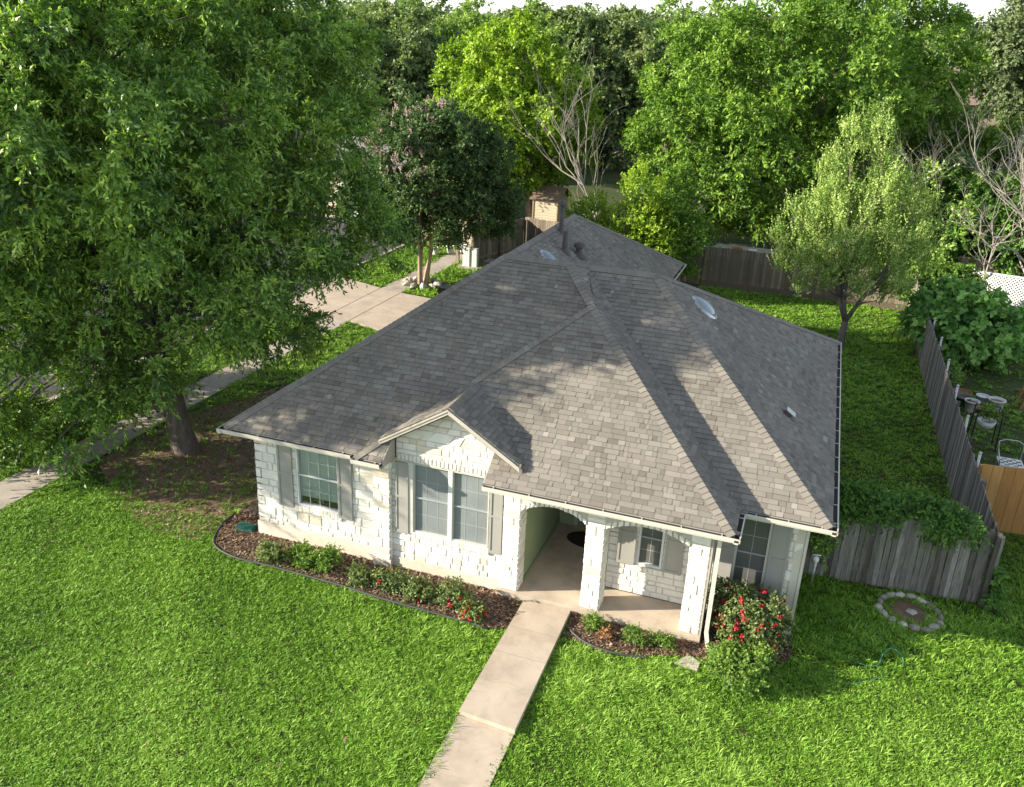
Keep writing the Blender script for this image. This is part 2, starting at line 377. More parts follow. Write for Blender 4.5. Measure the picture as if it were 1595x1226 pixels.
def rows(breaks):
    out = []
    for z0, z1 in zip(breaks[:-1], breaks[1:]):
        z = z0
        while z < z1-1e-4:
            h_ = random.choice((0.10,0.13,0.15,0.18,0.22)); 
            if z1-(z+h_) < 0.08: h_ = z1-z
            out.append((z, min(z+h_, z1))); z += h_
    return out
def block(b, o, e, n, q, dep, rnd):
    """one rough stone; q = four (u,z) corners, standing proud of the mortar plane by dep"""
    g = 0.005; c = 0.012
    cu = sum(p[0] for p in q)/4; cz = sum(p[1] for p in q)/4
    def P(u, z, k): return (o[0]+e[0]*u+n[0]*k, o[1]+e[1]*u+n[1]*k, z)
    base = []; top = []
    for u, z in q:
        du = g if u < cu else -g; dz = g if z < cz else -g
        ju, jz = uni(0,0.007), uni(0,0.007)
        u1 = u+du+(ju if u < cu else -ju); z1 = z+dz+(jz if z < cz else -jz)
        base.append(P(u1, z1, 0)); top.append(P(u1+(c if u < cu else -c)*uni(.5,1.3), z1+(c if z < cz else -c)*uni(.5,1.3), dep*uni(0.7,1.15)))
    b.face(top, 0, rnd)
    for i in range(4):
        j = (i+1) % 4; b.face([base[i], base[j], top[j], top[i]], 0, rnd)
def stones(b, o, e, n, breaks, spans):
    """spans(z0,z1) -> list of (ua0,ub0,ua1,ub1): left/right at the row's bottom and top"""
    for z0, z1 in rows(breaks):
        for ua0, ub0, ua1, ub1 in spans(z0, z1):
            L = ((ub0-ua0)+(ub1-ua1))/2
            if L < 0.03: continue
            t = 0.0
            while t < L-1e-3:
                w_ = random.choice((0.14,0.2,0.27,0.34,0.4,0.48))*uni(.85,1.15)
                if L-(t+w_) < 0.12: w_ = L-t
                f0, f1 = t/L, (t+w_)/L
                q = [(ua0+(ub0-ua0)*f0, z0), (ua0+(ub0-ua0)*f1, z0), (ua1+(ub1-ua1)*f1, z1), (ua1+(ub1-ua1)*f0, z1)]
                block(b, o, e, n, q, uni(0.008,0.022), random.random()); t += w_
def rect_spans(u0, u1, holes=()):
    def f(z0, z1):
        zm = (z0+z1)/2; seg = [(u0, u1)]
        for a, b_, c, d_ in holes:
            if c < zm < d_:
                ns = []
                for s0, s1 in seg:
                    if b_ <= s0 or a >= s1: ns.append((s0, s1)); continue
                    if a > s0: ns.append((s0, a))
                    if b_ < s1: ns.append((b_, s1))
                seg = ns
        return [(a, b_, a, b_) for a, b_ in seg]
    return f
def wall(name, o, e, n, u0, u1, z0, z1, holes=(), stoned=True, base=0.0, thick=0.14, m=None, breaks=()):
    b = MB()
    us = sorted(set([u0, u1]+[h_[0] for h_ in holes]+[h_[1] for h_ in holes])); zs = sorted(set([z0, z1]+[h_[2] for h_ in holes]+[h_[3] for h_ in holes]))
    for a, c in zip(us[:-1], us[1:]):
        for p, q in zip(zs[:-1], zs[1:]):
            um, zm = (a+c)/2, (p+q)/2
            if any(h_[0] < um < h_[1] and h_[2] < zm < h_[3] for h_ in holes): continue
            b.obox((o[0]+e[0]*a-n[0]*thick, o[1]+e[1]*a-n[1]*thick, p), (e[0]*(c-a), e[1]*(c-a), 0), (n[0]*thick, n[1]*thick, 0), (0,0,q-p), 1)
    if stoned:
        brk = sorted(set([max(z0, base), z1]+list(breaks)+[h_[2] for h_ in holes if h_[2] > base]+[h_[3] for h_ in holes if h_[3] < z1]))
        stones(b, o, e, n, brk, rect_spans(u0, u1, holes))
    return hp(b, name, [stone, m or mortar])

YW = 14.16
# --- front left wall with window, recessed bay with the double window
EX, NY = (1,0,0), (0,-1,0)
W1 = (-9.44,-8.44,0.98,2.40)
wall('stone_wall', (0,YW,0), EX, NY, -10.46, -7.60, 0.0, 2.50, [W1], base=0.36)
b = MB(); b.box(-10.485,-7.60,YW-0.03,YW,-0.05,0.36); b.box(-7.22,-4.80,YW-0.03,YW,-0.05,0.27); hp(b, 'foundation', stucco)
W2 = (-6.74,-5.12,0.97,2.52)
wall('stone_wall', (0,YW,0), EX, NY, -7.24, -4.80, 0.0, 2.55, [W2], base=0.27)
# side walls (left, right) and back
wall('stone_wall', (-10.46,0,0), (0,1,0), (-1,0,0), YW, 31.2, 0.0, 2.5, [], base=0.3)
wall('stone_wall', (0.74,0,0), (0,-1,0), (1,0,0), -25.4, -14.95, 0.0, 2.5, [], stoned=False, m=trimw)
b = MB(); b.box(-10.3,-5,31.0,31.14,0,2.5); b.box(-5,-4.86,25.4,31.0,0,2.5); b.box(-4.86,0.6,25.2,25.34,0,2.5); hp(b, 'rear_wall', trimw)
# pier between the two windows
b = MB(); b.box(-7.60,-7.22,14.06,14.30,0,2.5,1)
stones(b, (0,14.06,0), EX, NY, [0.2,2.48], rect_spans(-7.60,-7.22))
stones(b, (-7.22,0,0), (0,1,0), (1,0,0), [0.2,2.48], rect_spans(14.06,14.16))
b.box(-7.615,-7.205,14.03,14.2,-0.05,0.2,2)
hp(b, 'pier', [stone, mortar, stucco])
# brick sills below the windows
def sill(x0, x1, y, z):
    b = MB(); n_ = max(2, int((x1-x0)/0.085))
    for i in range(n_):
        a = x0+(x1-x0)*i/n_; b.box(a+0.004, a+(x1-x0)/n_-0.004, y-0.05-uni(0,.008), y, z-0.13, z-0.012-uni(0,.006))
    hp(b, 'sill', stone)
sill(-9.5,-8.38,YW,0.98); sill(-6.76,-5.08,YW,0.97)
# gable wall over the recess and lintel course
AX, AZ, GP, GY = -5.89, 3.95, 0.62, 13.87
def gspan(z0, z1):
    def lim(z): h_ = max(0.0, (AZ-0.10-z)/GP); return max(-7.12, AX-h_), min(-5.03, AX+h_)
    a0, b0 = lim(z0); a1, b1 = lim(z1); return [(a0, b0, a1, b1)]
b = MB(); hz = AZ-0.1-(AX+7.12)*GP
b.face([(-7.12,YW,2.55),(-5.03,YW,2.55),(-5.03,YW,AZ-0.1-(-5.03-AX)*GP),(AX,YW,AZ-0.1),(-7.12,YW,hz)], 1)
b.face([(-7.12,YW,2.55),(-5.03,YW,2.55),(-5.03,YW+0.12,2.55),(-7.12,YW+0.12,2.55)], 1)
n_ = 24
for i in range(n_):
    a = -7.1+2.06*i/n_; block(b, (0,YW,0), EX, NY, [(a,2.53),(a+2.06/n_,2.53),(a+2.06/n_,2.68),(a,2.68)], uni(.014,.022), random.random())
stones(b, (0,YW,0), EX, NY, [2.68,3.05,3.4,AZ-0.1], gspan)
hp(b, 'gable_wall', [stone, mortar])

# --- porch: floor, columns, arches, inner walls, ceiling
b = MB(); b.box(-4.88,-0.80,14.03,14.95,-0.1,0.15); b.box(-4.45,-2.86,14.95,17.1,-0.1,0.15); hp(b, 'porch_floor', M['concrete'])
def col(x0, x1, y0, y1):
    b = MB(); b.box(x0, x1, y0, y1, 0.1, 2.02, 1); w_ = x1-x0; d_ = y1-y0; brk = [0.15,0.45,2.0]
    stones(b, (0,y0,0), EX, NY, brk, rect_spans(x0,x1)); stones(b, (x1,0,0), (0,1,0), (1,0,0), brk, rect_spans(y0,y1))
    stones(b, (x0,0,0), (0,-1,0), (-1,0,0), brk, rect_spans(-y1,-y0)); stones(b, (0,y1,0), (-1,0,0), (0,1,0), brk, rect_spans(-x1,-x0))
    hp(b, 'column', [stone, mortar])
PY = 14.11
col(-4.80,-4.45,PY,PY+0.36); col(-3.14,-2.78,PY,PY+0.36); col(-1.20,-0.84,PY,PY+0.36)
b = MB(); b.box(-0.83,-0.80,PY-0.03,PY+.4,0.05,2.5,0); hp(b, 'corner_board', trim)
# arcade wall above the columns with two segmental arches
ARC = [(-4.45,-3.14,1.98,2.20),(-2.78,-1.20,1.98,2.19)]
b = MB()
def arc_z(x, a):
    x0, x1, zs_, zc = a; h_ = zc-zs_; c = (x1-x0)/2; rr = (c*c+h_*h_)/(2*h_); xm = (x0+x1)/2
    return zc-rr+math.sqrt(max(rr*rr-(x-xm)**2, 0))
N = 14
for a in ARC:
    for i in range(N):
        xa = a[0]+(a[1]-a[0])*i/N; xb = a[0]+(a[1]-a[0])*(i+1)/N; za, zb = arc_z(xa, a), arc_z(xb, a)
        b.face([(xa,PY,za),(xb,PY,zb),(xb,PY,2.5),(xa,PY,2.5)], 1); b.face([(xa,PY+.3,za),(xb,PY+.3,zb),(xb,PY+.3,2.5),(xa,PY+.3,2.5)], 1)
        b.face([(xa,PY,za),(xb,PY,zb),(xb,PY+.3,zb),(xa,PY+.3,za)], 1)
        t = 0.13
        block(b, (0,PY,0), EX, NY, [(xa,za),(xb,zb),(xb,zb+t),(xa,za+t)], uni(.03,.045), random.random())
for x0, x1 in ((-4.80,-4.45),(-3.14,-2.78),(-1.20,-0.84)):
    b.box(x0,x1,PY,PY+.3,1.98,2.5,1); stones(b, (0,PY,0), EX, NY, [1.98,2.48], rect_spans(x0,x1))
    stones(b, (x1,0,0), (0,1,0), (1,0,0), [1.98,2.48], rect_spans(PY,PY+.3))
for a in ARC:
    brk = [2.33,2.48]
    stones(b, (0,PY,0), EX, NY, brk, lambda z0, z1: [(a[0],a[1],a[0],a[1])])
hp(b, 'arcade', [stone, mortar])
b = MB(); b.box(-4.9,-0.8,14.25,17.1,2.44,2.5); hp(b, 'porch_ceiling', trimw)
b = MB(); b.box(-4.62,-4.45,14.47,17.05,0.15,2.44); b.box(-4.44,-4.425,14.5,17.04,0.15,0.24); hp(b, 'green_wall', greenw)
W3 = (-2.28,-1.78,0.84,2.1)
wall('stone_wall', (0,14.97,0), EX, NY, -2.86, -0.80, 0.15, 2.44, [W3], base=0.15)
wall('stone_wall', (-2.86,0,0), (0,-1,0), (-1,0,0), -17.0, -14.97, 0.15, 2.44, [], base=0.15)
sill(-2.32,-1.74,14.97,0.84)
b = MB(); b.box(-4.45,-2.86,17.05,17.2,0.15,2.44); hp(b, 'entry_wall', greenw)
b = MB(); b.box(-4.0,-3.05,17.0,17.05,0.19,2.22)
for z0, z1 in ((0.35,1.05),(1.2,2.05)):
    for xa in (-3.9,-3.5): b.box(xa,xa+0.33,16.985,17.0,z0,z1)
D = hp(b, 'door', doorm)
b = MB(); b.tube([(-3.12,16.985,1.1),(-3.12,16.93,1.1)],0.03,10); b.rock((-3.12,16.91,1.1),.035,.035,.035,n=10,rough=0); hp(b, 'handle', metal_g, D)
b = MB(); b.box(-4.06,-3.0,16.96,17.05,0.15,0.19); hp(b, 'threshold', mat('brass', (0.55,0.36,0.10), (0.5,0.33,0.1), 0.4, metal=0.5))
b = MB(); b.box(-4.09,-4.0,16.99,17.05,0.19,2.3); b.box(-3.05,-2.96,16.99,17.05,0.19,2.3); b.box(-4.0,-3.05,16.99,17.05,2.22,2.3); hp(b, 'door_frame', mat('frame_green', (0.30,0.36,0.30), (0.33,0.39,0.33), 0.6))

# --- right front wall
W4 = (-0.46,0.15,0.84,2.36)
wall('stone_wall', (0,14.97,0), EX, NY, -0.80, 0.74, 0.0, 2.5, [W4], base=0.25)
b = MB(); b.box(-0.80,0.745,14.94,14.97,-0.05,0.25); hp(b, 'foundation', stucco)
b = MB(); b.box(0.745,0.80,14.93,15.02,0.0,2.5); b.box(0.745,0.80,15.02,25.3,0.28,0.33); hp(b, 'corner_board', trimw)
sill(-0.5,0.19,14.97,0.84)

# --- windows and shutters
def window(x0, x1, z0, z1, y, cols, nrows, frm, pane, mun, blind=None, fw_=0.045, label=None):
    b = MB(); yo = y-0.015
    b.box(x0,x0+fw_,yo,y+0.09,z0,z1); b.box(x1-fw_,x1,yo,y+0.09,z0,z1); b.box(x0+fw_,x1-fw_,yo,y+0.09,z0,z0+fw_); b.box(x0+fw_,x1-fw_,yo,y+0.09,z1-fw_,z1)
    w_ = b
    W = hp(w_, 'window', frm); 
    if label: W['label'] = label
    zm = z0+(z1-z0)*0.5
    b = MB(); b.box(x0+fw_,x1-fw_,y+0.012,y+0.05,zm-0.014,zm+0.014); hp(b, 'sash_rail', frm if mun is not munt else munt, W)
    b = MB(); t = 0.0055
    for i in range(1, cols):
        x = x0+fw_+(x1-x0-2*fw_)*i/cols; b.box(x-t,x+t,y+0.041,y+0.0442,z0+fw_,zm-0.02); b.box(x-t,x+t,y+0.041,y+0.0442,zm+0.02,z1-fw_)
    for j in range(1, nrows):
        if j*2 == nrows: continue
        z = z0+fw_+(z1-z0-2*fw_)*j/nrows; b.box(x0+fw_,x1-fw_,y+0.0413,y+0.0439,z-t,z+t)
    hp(b, 'muntin', mun, W)
    b = MB(); b.face([(x0+fw_,y+0.045,z0+fw_),(x1-fw_,y+0.045,z0+fw_),(x1-fw_,y+0.045,z1-fw_),(x0+fw_,y+0.045,z1-fw_)]); hp(b, 'pane', pane, W)
    if blind is not None:
        b = MB(); z = z1-fw_
        while z > blind: b.obox((x0+fw_,y+0.085,z-0.03),(x1-x0-2*fw_,0,0),(0,0.012,0.012),(0,0.002,0.027)); z -= 0.028
        hp(b, 'blind', blindm, W)
    b = MB(); b.box(x0-0.02,x1+0.02,y+0.141,y+0.16,z0-0.02,z1+0.02); hp(b, 'dark_backing', darkm, W)  # near-black board behind the pane stands for the unlit room
    return W
window(*W1, YW, 4, 4, fr_w, glass, munt_w, 1.17, fw_=.034, label='white framed window with a pale blind nearly down')
mx_ = -5.93
window(W2[0],mx_-0.035,W2[2],W2[3],YW,3,4,fr_t,screen,munt, fw_=.022, label='left half of the double window behind a grey sun screen')
window(mx_+0.035,W2[1],W2[2],W2[3],YW,3,4,fr_t,screen,munt, fw_=.022, label='right half of the double window behind a grey sun screen')
b = MB(); b.box(mx_-0.04,mx_+0.04,YW-0.03,YW+0.09,W2[2],W2[3]); hp(b, 'mullion', fr_w)
window(*W3, 14.97, 2, 4, fr_w, screen2, munt, label='small dark window inside the porch')
window(*W4, 14.97, 2, 4, fr_t, screen2, munt, label='narrow dark window right of the porch')
def shutter(x0, x1, z0, z1, y):
    b = MB(); f = 0.045; y0, y1 = y-0.055, y-0.012
    b.box(x0,x0+f,y0,y1,z0,z1,0,.5); b.box(x1-f,x1,y0,y1,z0,z1,0,.5)
    zm = z0+(z1-z0)*0.52
    for za, zb in ((z0,z0+f*1.3),(zm-f/2,zm+f/2),(z1-f*1.3,z1)): b.box(x0+f,x1-f,y0,y1,za,zb,0,.5)
    b.box(x0+f,x1-f,y0+0.014,y1,z0+f*1.3,zm-f/2,0,.5); b.box(x0+f,x1-f,y0+0.014,y1,zm+f/2,z1-f*1.3,0,.5)
    n_ = int((z1-z0)/0.05)
    hp(b, 'shutter', shut)
for x0, x1, z0, z1, y in ((-9.88,-9.53,.90,2.42,YW),(-8.44,-8.12,.90,2.42,YW),(-7.13,-6.84,.90,2.50,YW),(-5.09,-4.82,.90,2.50,YW),
                          (-2.67,-2.32,.82,2.2,14.97),(-1.74,-1.39,.82,2.2,14.97),(-0.80,-0.47,.80,2.40,14.97),(0.16,0.50,.78,2.40,14.97)):
    shutter(x0, x1, z0, z1, y)
b = MB()
for x0, x1 in ((-6.85,-6.74),): b.box(x0,x1,YW-0.035,YW,0.93,2.53)
hp(b, 'window_trim', fr_t)

# ------------------------------------------------------------------ roof of individually laid shingle tabs
def clip(poly, a, b_, c):
    out = []
    for i in range(len(poly)):
        p, q = poly[i], poly[(i+1) % len(poly)]; dp = a*p[0]+b_*p[1]-c; dq = a*q[0]+b_*q[1]-c
        if dp >= 0: out.append(p)
        if dp*dq < 0: t = dp/(dp-dq); out.append((p[0]+(q[0]-p[0])*t, p[1]+(q[1]-p[1])*t))
    return out
ROOF = MB(); DECK = MB()
def hash2(i, j, k=0):
    v = math.sin(i*127.1+j*311.7+k*74.7)*43758.5453; return v-math.floor(v)
def slope(o, e, g, s, polys, seed, expo=0.110):
    """o: point on the eave line (x,y,z); e: eave direction; g: uphill direction in plan; s: pitch; polys: convex plan polygons"""
    o = Vector(o); e = Vector(e); gv = Vector((g[0], g[1], s)); gl = gv.length; gv.normalize(); nn = e.cross(gv); nn.normalize()
    if nn.z < 0: nn = -nn
    rnd = random.Random(seed)
    P3 = lambda u, v, h_: o+e*u+gv*v+nn*h_
    tabs = {}
    def rowtabs(r, u0, u1):
        if r in tabs: return tabs[r]
        t = []; u = -40-hash2(r, seed)*0.8
        while u < 40:
            w_ = rnd.choice((0.08,0.11,0.14,0.17,0.2,0.24,0.29)); t.append((u, u+w_, rnd.gauss(0.48, 0.18), rnd.random() < 0.45)); u += w_
        tabs[r] = t; return t
    for poly in polys:
        uv = []
        for x, y in poly:
            dx, dy = x-o.x, y-o.y; uv.append((dx*e.x+dy*e.y, (dx*g[0]+dy*g[1])*gl))
        ar = sum(uv[i][0]*uv[(i+1) % len(uv)][1]-uv[(i+1) % len(uv)][0]*uv[i][1] for i in range(len(uv)))
        if ar < 0: uv = uv[::-1]
        DECK.face([P3(u, v, -0.012) for u, v in uv])
        edges = []
        for i in range(len(uv)):
            p, q = uv[i], uv[(i+1) % len(uv)]; a, b_ = -(q[1]-p[1]), (q[0]-p[0]); edges.append((a, b_, a*p[0]+b_*p[1]))
        u0, u1 = min(p[0] for p in uv), max(p[0] for p in uv); v0, v1 = min(p[1] for p in uv), max(p[1] for p in uv)
        for r in range(int(math.floor(v0/expo))-1, int(v1/expo)+1):
            va, vb = r*expo, (r+1)*expo
            for ua, ub, rv, lam in rowtabs(r, u0, u1):
                if ub < u0 or ua > u1: continue
                g_ = 0.003; q = [(ua+g_,va),(ub-g_,va),(ub-g_,vb),(ua+g_,vb)]
                for a, b_, c in edges:
                    q = clip(q, a, b_, c)
                    if len(q) < 3: break
                if len(q) < 3: continue
                hb = 0.021 if lam else 0.012; rr = min(max(rv-(0.0 if lam else 0.04), 0), 1)
                hh = lambda v: hb*(1-0.85*(v-va)/expo)
                ROOF.face([P3(u, v, hh(v)) for u, v in q], 0, rr)
                for i in range(len(q)):
                    p1, p2 = q[i], q[(i+1) % len(q)]
                    if max(p1[1], p2[1])-va > expo*0.98 and min(p1[1], p2[1])-va > expo*0.98: continue
                    ROOF.face([P3(*p1, hh(p1[1])), P3(*p1, -0.004), P3(*p2, -0.004), P3(*p2, hh(p2[1]))], 0, rr*0.7)
FY, PYE, RY = 13.74, 13.60, 14.56       # eave lines: left front, porch front, right front
XL, XP, XR = -10.86, -0.45, 1.12
TR = 4.45; RX0 = XL+TR; RYC = FY+TR; RZ = ZE+S*TR; RX1 = XP-TR
T2 = 4.22; R2Y = RY+T2; R2Z = ZE+S*T2; R2X = XR-T2
PX0 = -7.76; TP = (XP-PX0)/2; PAX, PAY, PAZ = XP-TP, PYE+TP, ZE+S*TP
NX0, NX1, NY1 = -7.16, -5.04, 14.17     # the notch in the eave in front of the double window
slope((XL,FY,ZE), (1,0,0), (0,1), S, [[(XL,FY),(-7.62,FY),(PAX+.1,PAY+.02),(RX1,RYC),(RX0,RYC)]], 1)
hipx = lambda y: PX0+(y-PYE)
rhx = lambda y: XP-(y-PYE)
slope((PX0,PYE,ZE), (1,0,0), (0,1), S, [[(PX0,PYE),(NX0,PYE),(NX0,NY1),(hipx(NY1),NY1)], [(NX1,PYE),(XP,PYE),(rhx(NY1),NY1),(NX1,NY1)],
                                       [(hipx(NY1),NY1),(rhx(NY1),NY1),(PAX,PAY)]], 2)
LY1, LYR = 33.2, 28.6; RGX = -7.68; RGZ = ZE+S*(RGX-XL)
yv = RYC+(RZ-RGZ)/S
slope((XL,FY,ZE), (0,-1,0), (1,0), S, [[(XL,FY),(RX0,RYC),(RGX,yv),(XL,yv)],[(XL,yv),(RGX,yv),(RGX,LYR),(XL,LY1)]], 3)
# slopes facing right: porch strip, right block, rear wing
slope((XP,PYE,ZE), (0,1,0), (-1,0), S, [[(XP,PYE),(XP,RY),(-4.67,R2Y),(PAX,PAY)],[(PAX,PAY),(-4.67,R2Y),(PAX,PAY+.14)],[(PAX,PAY+.14),(-4.67,R2Y),(RX1,RYC)]], 4)
slope((XP,RY,ZE), (1,0,0), (0,1), S, [[(XP,RY),(XR,RY),(R2X,R2Y),(-4.67,R2Y)]], 5)
slope((XR,RY,ZE), (0,1,0), (-1,0), S, [[(XR,RY),(XR,25.8),(R2X,R2Y)]], 6)
RRX = -4.50
slope((RRX,20,ZE), (0,1,0), (-1,0), S, [[(RRX,20.5),(RRX,LY1),(RGX,LYR),(RGX,19.0)]], 7)
# gable roof over the double window
gy = lambda z: PYE+(z-ZE)/S
gr = lambda x: AZ-abs(x-AX)*GP
GX0, GX1 = AX-1.43, AX+1.43
slope((GX1,GY,gr(GX1)), (0,1,0), (-1,0), GP, [[(GX1,GY),(GX1,gy(gr(GX1))+.05),(AX,gy(AZ)+.05),(AX,GY)]], 8)
slope((GX0,GY,gr(GX0)), (0,-1,0), (1,0), GP, [[(GX0,GY),(GX0,gy(gr(GX0))+.05),(AX,gy(AZ)+.05),(AX,GY)]], 9)
roof = hp(ROOF, 'roof', shing)
# hidden back slopes and deck
DECK.face([(RX0,RYC,RZ-.02),(RX1,RYC,RZ-.02),(RX1,RYC+6,RZ-.02-6*S),(RX0-3,RYC+6,RZ-.02-6*S)])
DECK.face([(-4.67,R2Y,R2Z-.01),(R2X,R2Y,R2Z-.01),(XR,25.8,ZE-.01),(-5,25.8,ZE-.01)])
DECK.face([(XL,LY1,ZE),(RRX,LY1,ZE),(RGX,LYR,RGZ)])
hp(DECK, 'roof_deck', mat('deck', (0.10,0.095,0.09), (0.12,0.11,0.10), 0.9), roof)
# hip and ridge caps
CAP = MB()
def caps(a, b_, nl, nr, w_=0.14, step=0.115):
    a, b_ = Vector(a), Vector(b_); d_ = b_-a; L = d_.length; d_.normalize()
    def side(n_): n_ = Vector(n_).normalized(); t = n_.cross(d_); t.normalize(); return -t if t.z > 0 else t
    nl, nr = Vector(nl).normalized(), Vector(nr).normalized(); tl, tr_ = side(nl), side(nr); up = (nl+nr).normalized()
    k = 0; s = 0.0
    while s < L-0.02:
        e_ = min(s+step*1.5, L); p, q = a+d_*s, a+d_*e_; r_ = min(max(random.gauss(.5,.11),0),1)
        h0, h1 = 0.034, 0.016
        c0, c1 = p+up*h0, q+up*h1
        for t, n_ in ((tl, nl), (tr_, nr)):
            l0, l1 = p+t*w_+n_*h0*0.8, q+t*w_+n_*h1*.8
            CAP.face([c0, l0, l1, c1], 0, r_); CAP.face([c0, c0-up*.02, l0-n_*.02, l0], 0, r_*.6); CAP.face([l0, l0-n_*.02, l1-n_*.012, l1], 0, r_*.6)
        s += step; k += 1
NF, NL, NR, NB = (0,-S,1), (-S,0,1), (S,0,1), (0,S,1)
caps((XL,FY,ZE), (RX0,RYC,RZ), NF, NL)
caps((RX0,RYC,RZ), (RX1,RYC,RZ), NF, NB)
caps((XP,PYE,ZE), (PAX,PAY,PAZ), NF, NR)
caps((PX0,PYE,ZE), (PAX,PAY,PAZ), NF, (-.1,-S,1), 0.13)
caps((PAX,PAY,PAZ), (RX1,RYC,RZ), NF, NR)
caps((-4.67,R2Y,R2Z), (R2X,R2Y,R2Z), NF, NB)
caps((RX1,RYC,RZ), (-4.67,R2Y,R2Z), NR, (-.3,1,1), 0.1)
caps((XR,RY,ZE), (R2X,R2Y,R2Z), NF, NR)
caps((XR,25.8,ZE), (R2X,R2Y,R2Z), NR, (0,.44,1))
caps((RRX,LY1,ZE), (RGX,LYR,RGZ), NR, (0,.5,1)); caps((XL,LY1,ZE), (RGX,LYR,RGZ), NL, (0,.5,1))
caps((RGX,LYR,RGZ), (RGX,yv,RGZ), NR, NL)
caps((AX,GY,AZ), (AX,gy(AZ),AZ), (GP,0,1), (-GP,0,1), 0.13)
hp(CAP, 'ridge_cap', shing, roof)

# soffit, fascia, notch sides, gable rake boards
b = MB(); zs_ = ZE-0.13
def pl(pts, z): b.face([(x, y, z) for x, y in pts])
pl([(XL,FY),(PX0,FY),(PX0,YW+.05),(XL,YW+.05)], zs_); pl([(PX0,PYE),(NX0,PYE),(NX0,YW+.05),(PX0,YW+.05)], zs_)
pl([(NX1,PYE),(XP,PYE),(XP,PY+.06),(NX1,PY+.06)], zs_); pl([(XP,PYE),(XP,15.0),(-0.84,15.0),(-0.84,PYE+.4)], zs_-0.001)
pl([(XP,RY),(XR,RY),(XR,15.0),(XP,15.0)], zs_+.001); pl([(XR,15.0),(XR,25.8),(.7,25.8),(.7,15.0)], zs_+.001); pl([(XL,YW),(XL,LY1),(-10.44,LY1),(-10.44,YW)], zs_+.001)
pl([(RRX,22),(RRX,LY1),(-5.0,LY1),(-5.0,22)], zs_)
hp(b, 'soffit', trimw)
b = MB()
def fascia(p, q):
    p, q = Vector((*p,0)), Vector((*q,0)); t = (q-p).normalized(); n_ = Vector((t.y,-t.x,0))
    b.obox((p.x-n_.x*.022, p.y-n_.y*.022, zs_-.01), q-p, n_*0.02, (0,0,ZE-zs_))
for p, q in (((XL,FY),(PX0,FY)),((PX0,PYE),(NX0,PYE)),((NX1,PYE),(XP,PYE)),((XP,PYE),(XP,RY)),((XP,RY),(XR,RY)),((XR,RY),(XR,25.8)),((RRX,20),(RRX,LY1)),((XL,LY1),(XL,FY)),((RRX,LY1),(XL,LY1))): fascia(p, q)
for x in (NX0, NX1):
    k = .02 if x == NX0 else -.02
    zt = ZE+S*(NY1-PYE)
    for xx in (x, x+k): b.face([(xx,PYE,zs_),(xx,NY1,zs_),(xx,NY1,zt),(xx,PYE,ZE+.005)])
    b.face([(x,PYE,ZE+.005),(x+k,PYE,ZE+.005),(x+k,NY1,zt),(x,NY1,zt)])
hp(b, 'fascia', trim)
b = MB()
for sx in (-1, 1):
    x1 = AX+sx*1.45
    a0, a1 = Vector((AX,GY+.012,AZ-.02)), Vector((x1,GY+.012,gr(x1)-.02))
    b.obox(a0-Vector((0,.03,.10)), a1-a0, (0,.03,0), (0,0,.10)); b.obox(a0-Vector((0,.045,.035)), a1-a0, (0,.015,0), (0,0,.035))
    xe = AX+sx*1.40
    b.face([(AX,GY+.012,AZ-.15),(xe,GY+.012,gr(xe)-.15),(xe,YW+.02,gr(xe)-.15),(AX,YW+.02,AZ-.15)])
hp(b, 'rake_board', mat('rake_tan', (0.40,0.37,0.32), (0.44,0.41,0.35), 0.6))
# gutters with dark debris inside
def gutter(p, q, m0=0.0, m1=0.0):
    p, q = Vector((*p,0)), Vector((*q,0)); t = (q-p).normalized(); n_ = Vector((t.y,-t.x,0)); p2 = p-t*m0; q2 = q+t*m1; L = (q2-p2)
    z0, z1 = ZE-.11, ZE-.012
    b = MB(); b.obox((p2.x+n_.x*.085,p2.y+n_.y*.085,z0+.03), L, n_*.015, (0,0,z1-z0-.03)); b.obox((p2.x+n_.x*.10,p2.y+n_.y*.10,z1-.022), L, n_*.01, (0,0,.022))
    b.obox((p2.x+n_.x*.004,p2.y+n_.y*.004,z0), L, n_*.075, (0,0,.03))
    for e_, k in ((p2,0),(q2,-1)): b.obox(e_+n_*.004+t*(0.002+k*.008)+Vector((0,0,z0+.03)), t*.006, n_*.081, (0,0,z1-z0-.03))
    n2 = max(1, int(L.length/0.75))
    for i in range(n2+1):
        s_ = p+(q-p)*((i+.3)/(n2+.6)); b.obox(s_+n_*.0+Vector((0,0,z1-.010))-t*.009, t*.018, n_*.085, (0,0,.009))
    G = hp(b, 'gutter', trimw)
    b = MB(); b.obox((p2.x+n_.x*.005,p2.y+n_.y*.005,z0+.031), L, n_*.079, (0,0,z1-z0-.043)); hp(b, 'debris', guttin, G)
gutter((XL,FY),(PX0-.10,FY),.11,0); gutter((PX0,PYE),(NX0,PYE),.02,0); gutter((NX1,PYE),(XP,PYE),0,.11); gutter((XP,PYE),(XP,RY-.11),.11,0)
gutter((XP+.11,RY),(XR,RY),0,.11); gutter((XR,RY),(XR,25.8),.11,0.02); gutter((RRX,22),(RRX,LY1),0,.05); gutter((XL,LY1),(XL,FY),0,.11)
# downspouts
def downspout(pts):
    b = MB()
    for a, c in zip(pts[:-1], pts[1:]): b.bar(a, c, .075, .055, 0, .5, (0,1,0.01))
    hp(b, 'downspout', trimw)
downspout([(-0.70,14.03,2.47),(-0.70,14.03,0.33),(-0.64,13.95,0.10),(-0.52,13.80,0.07)])
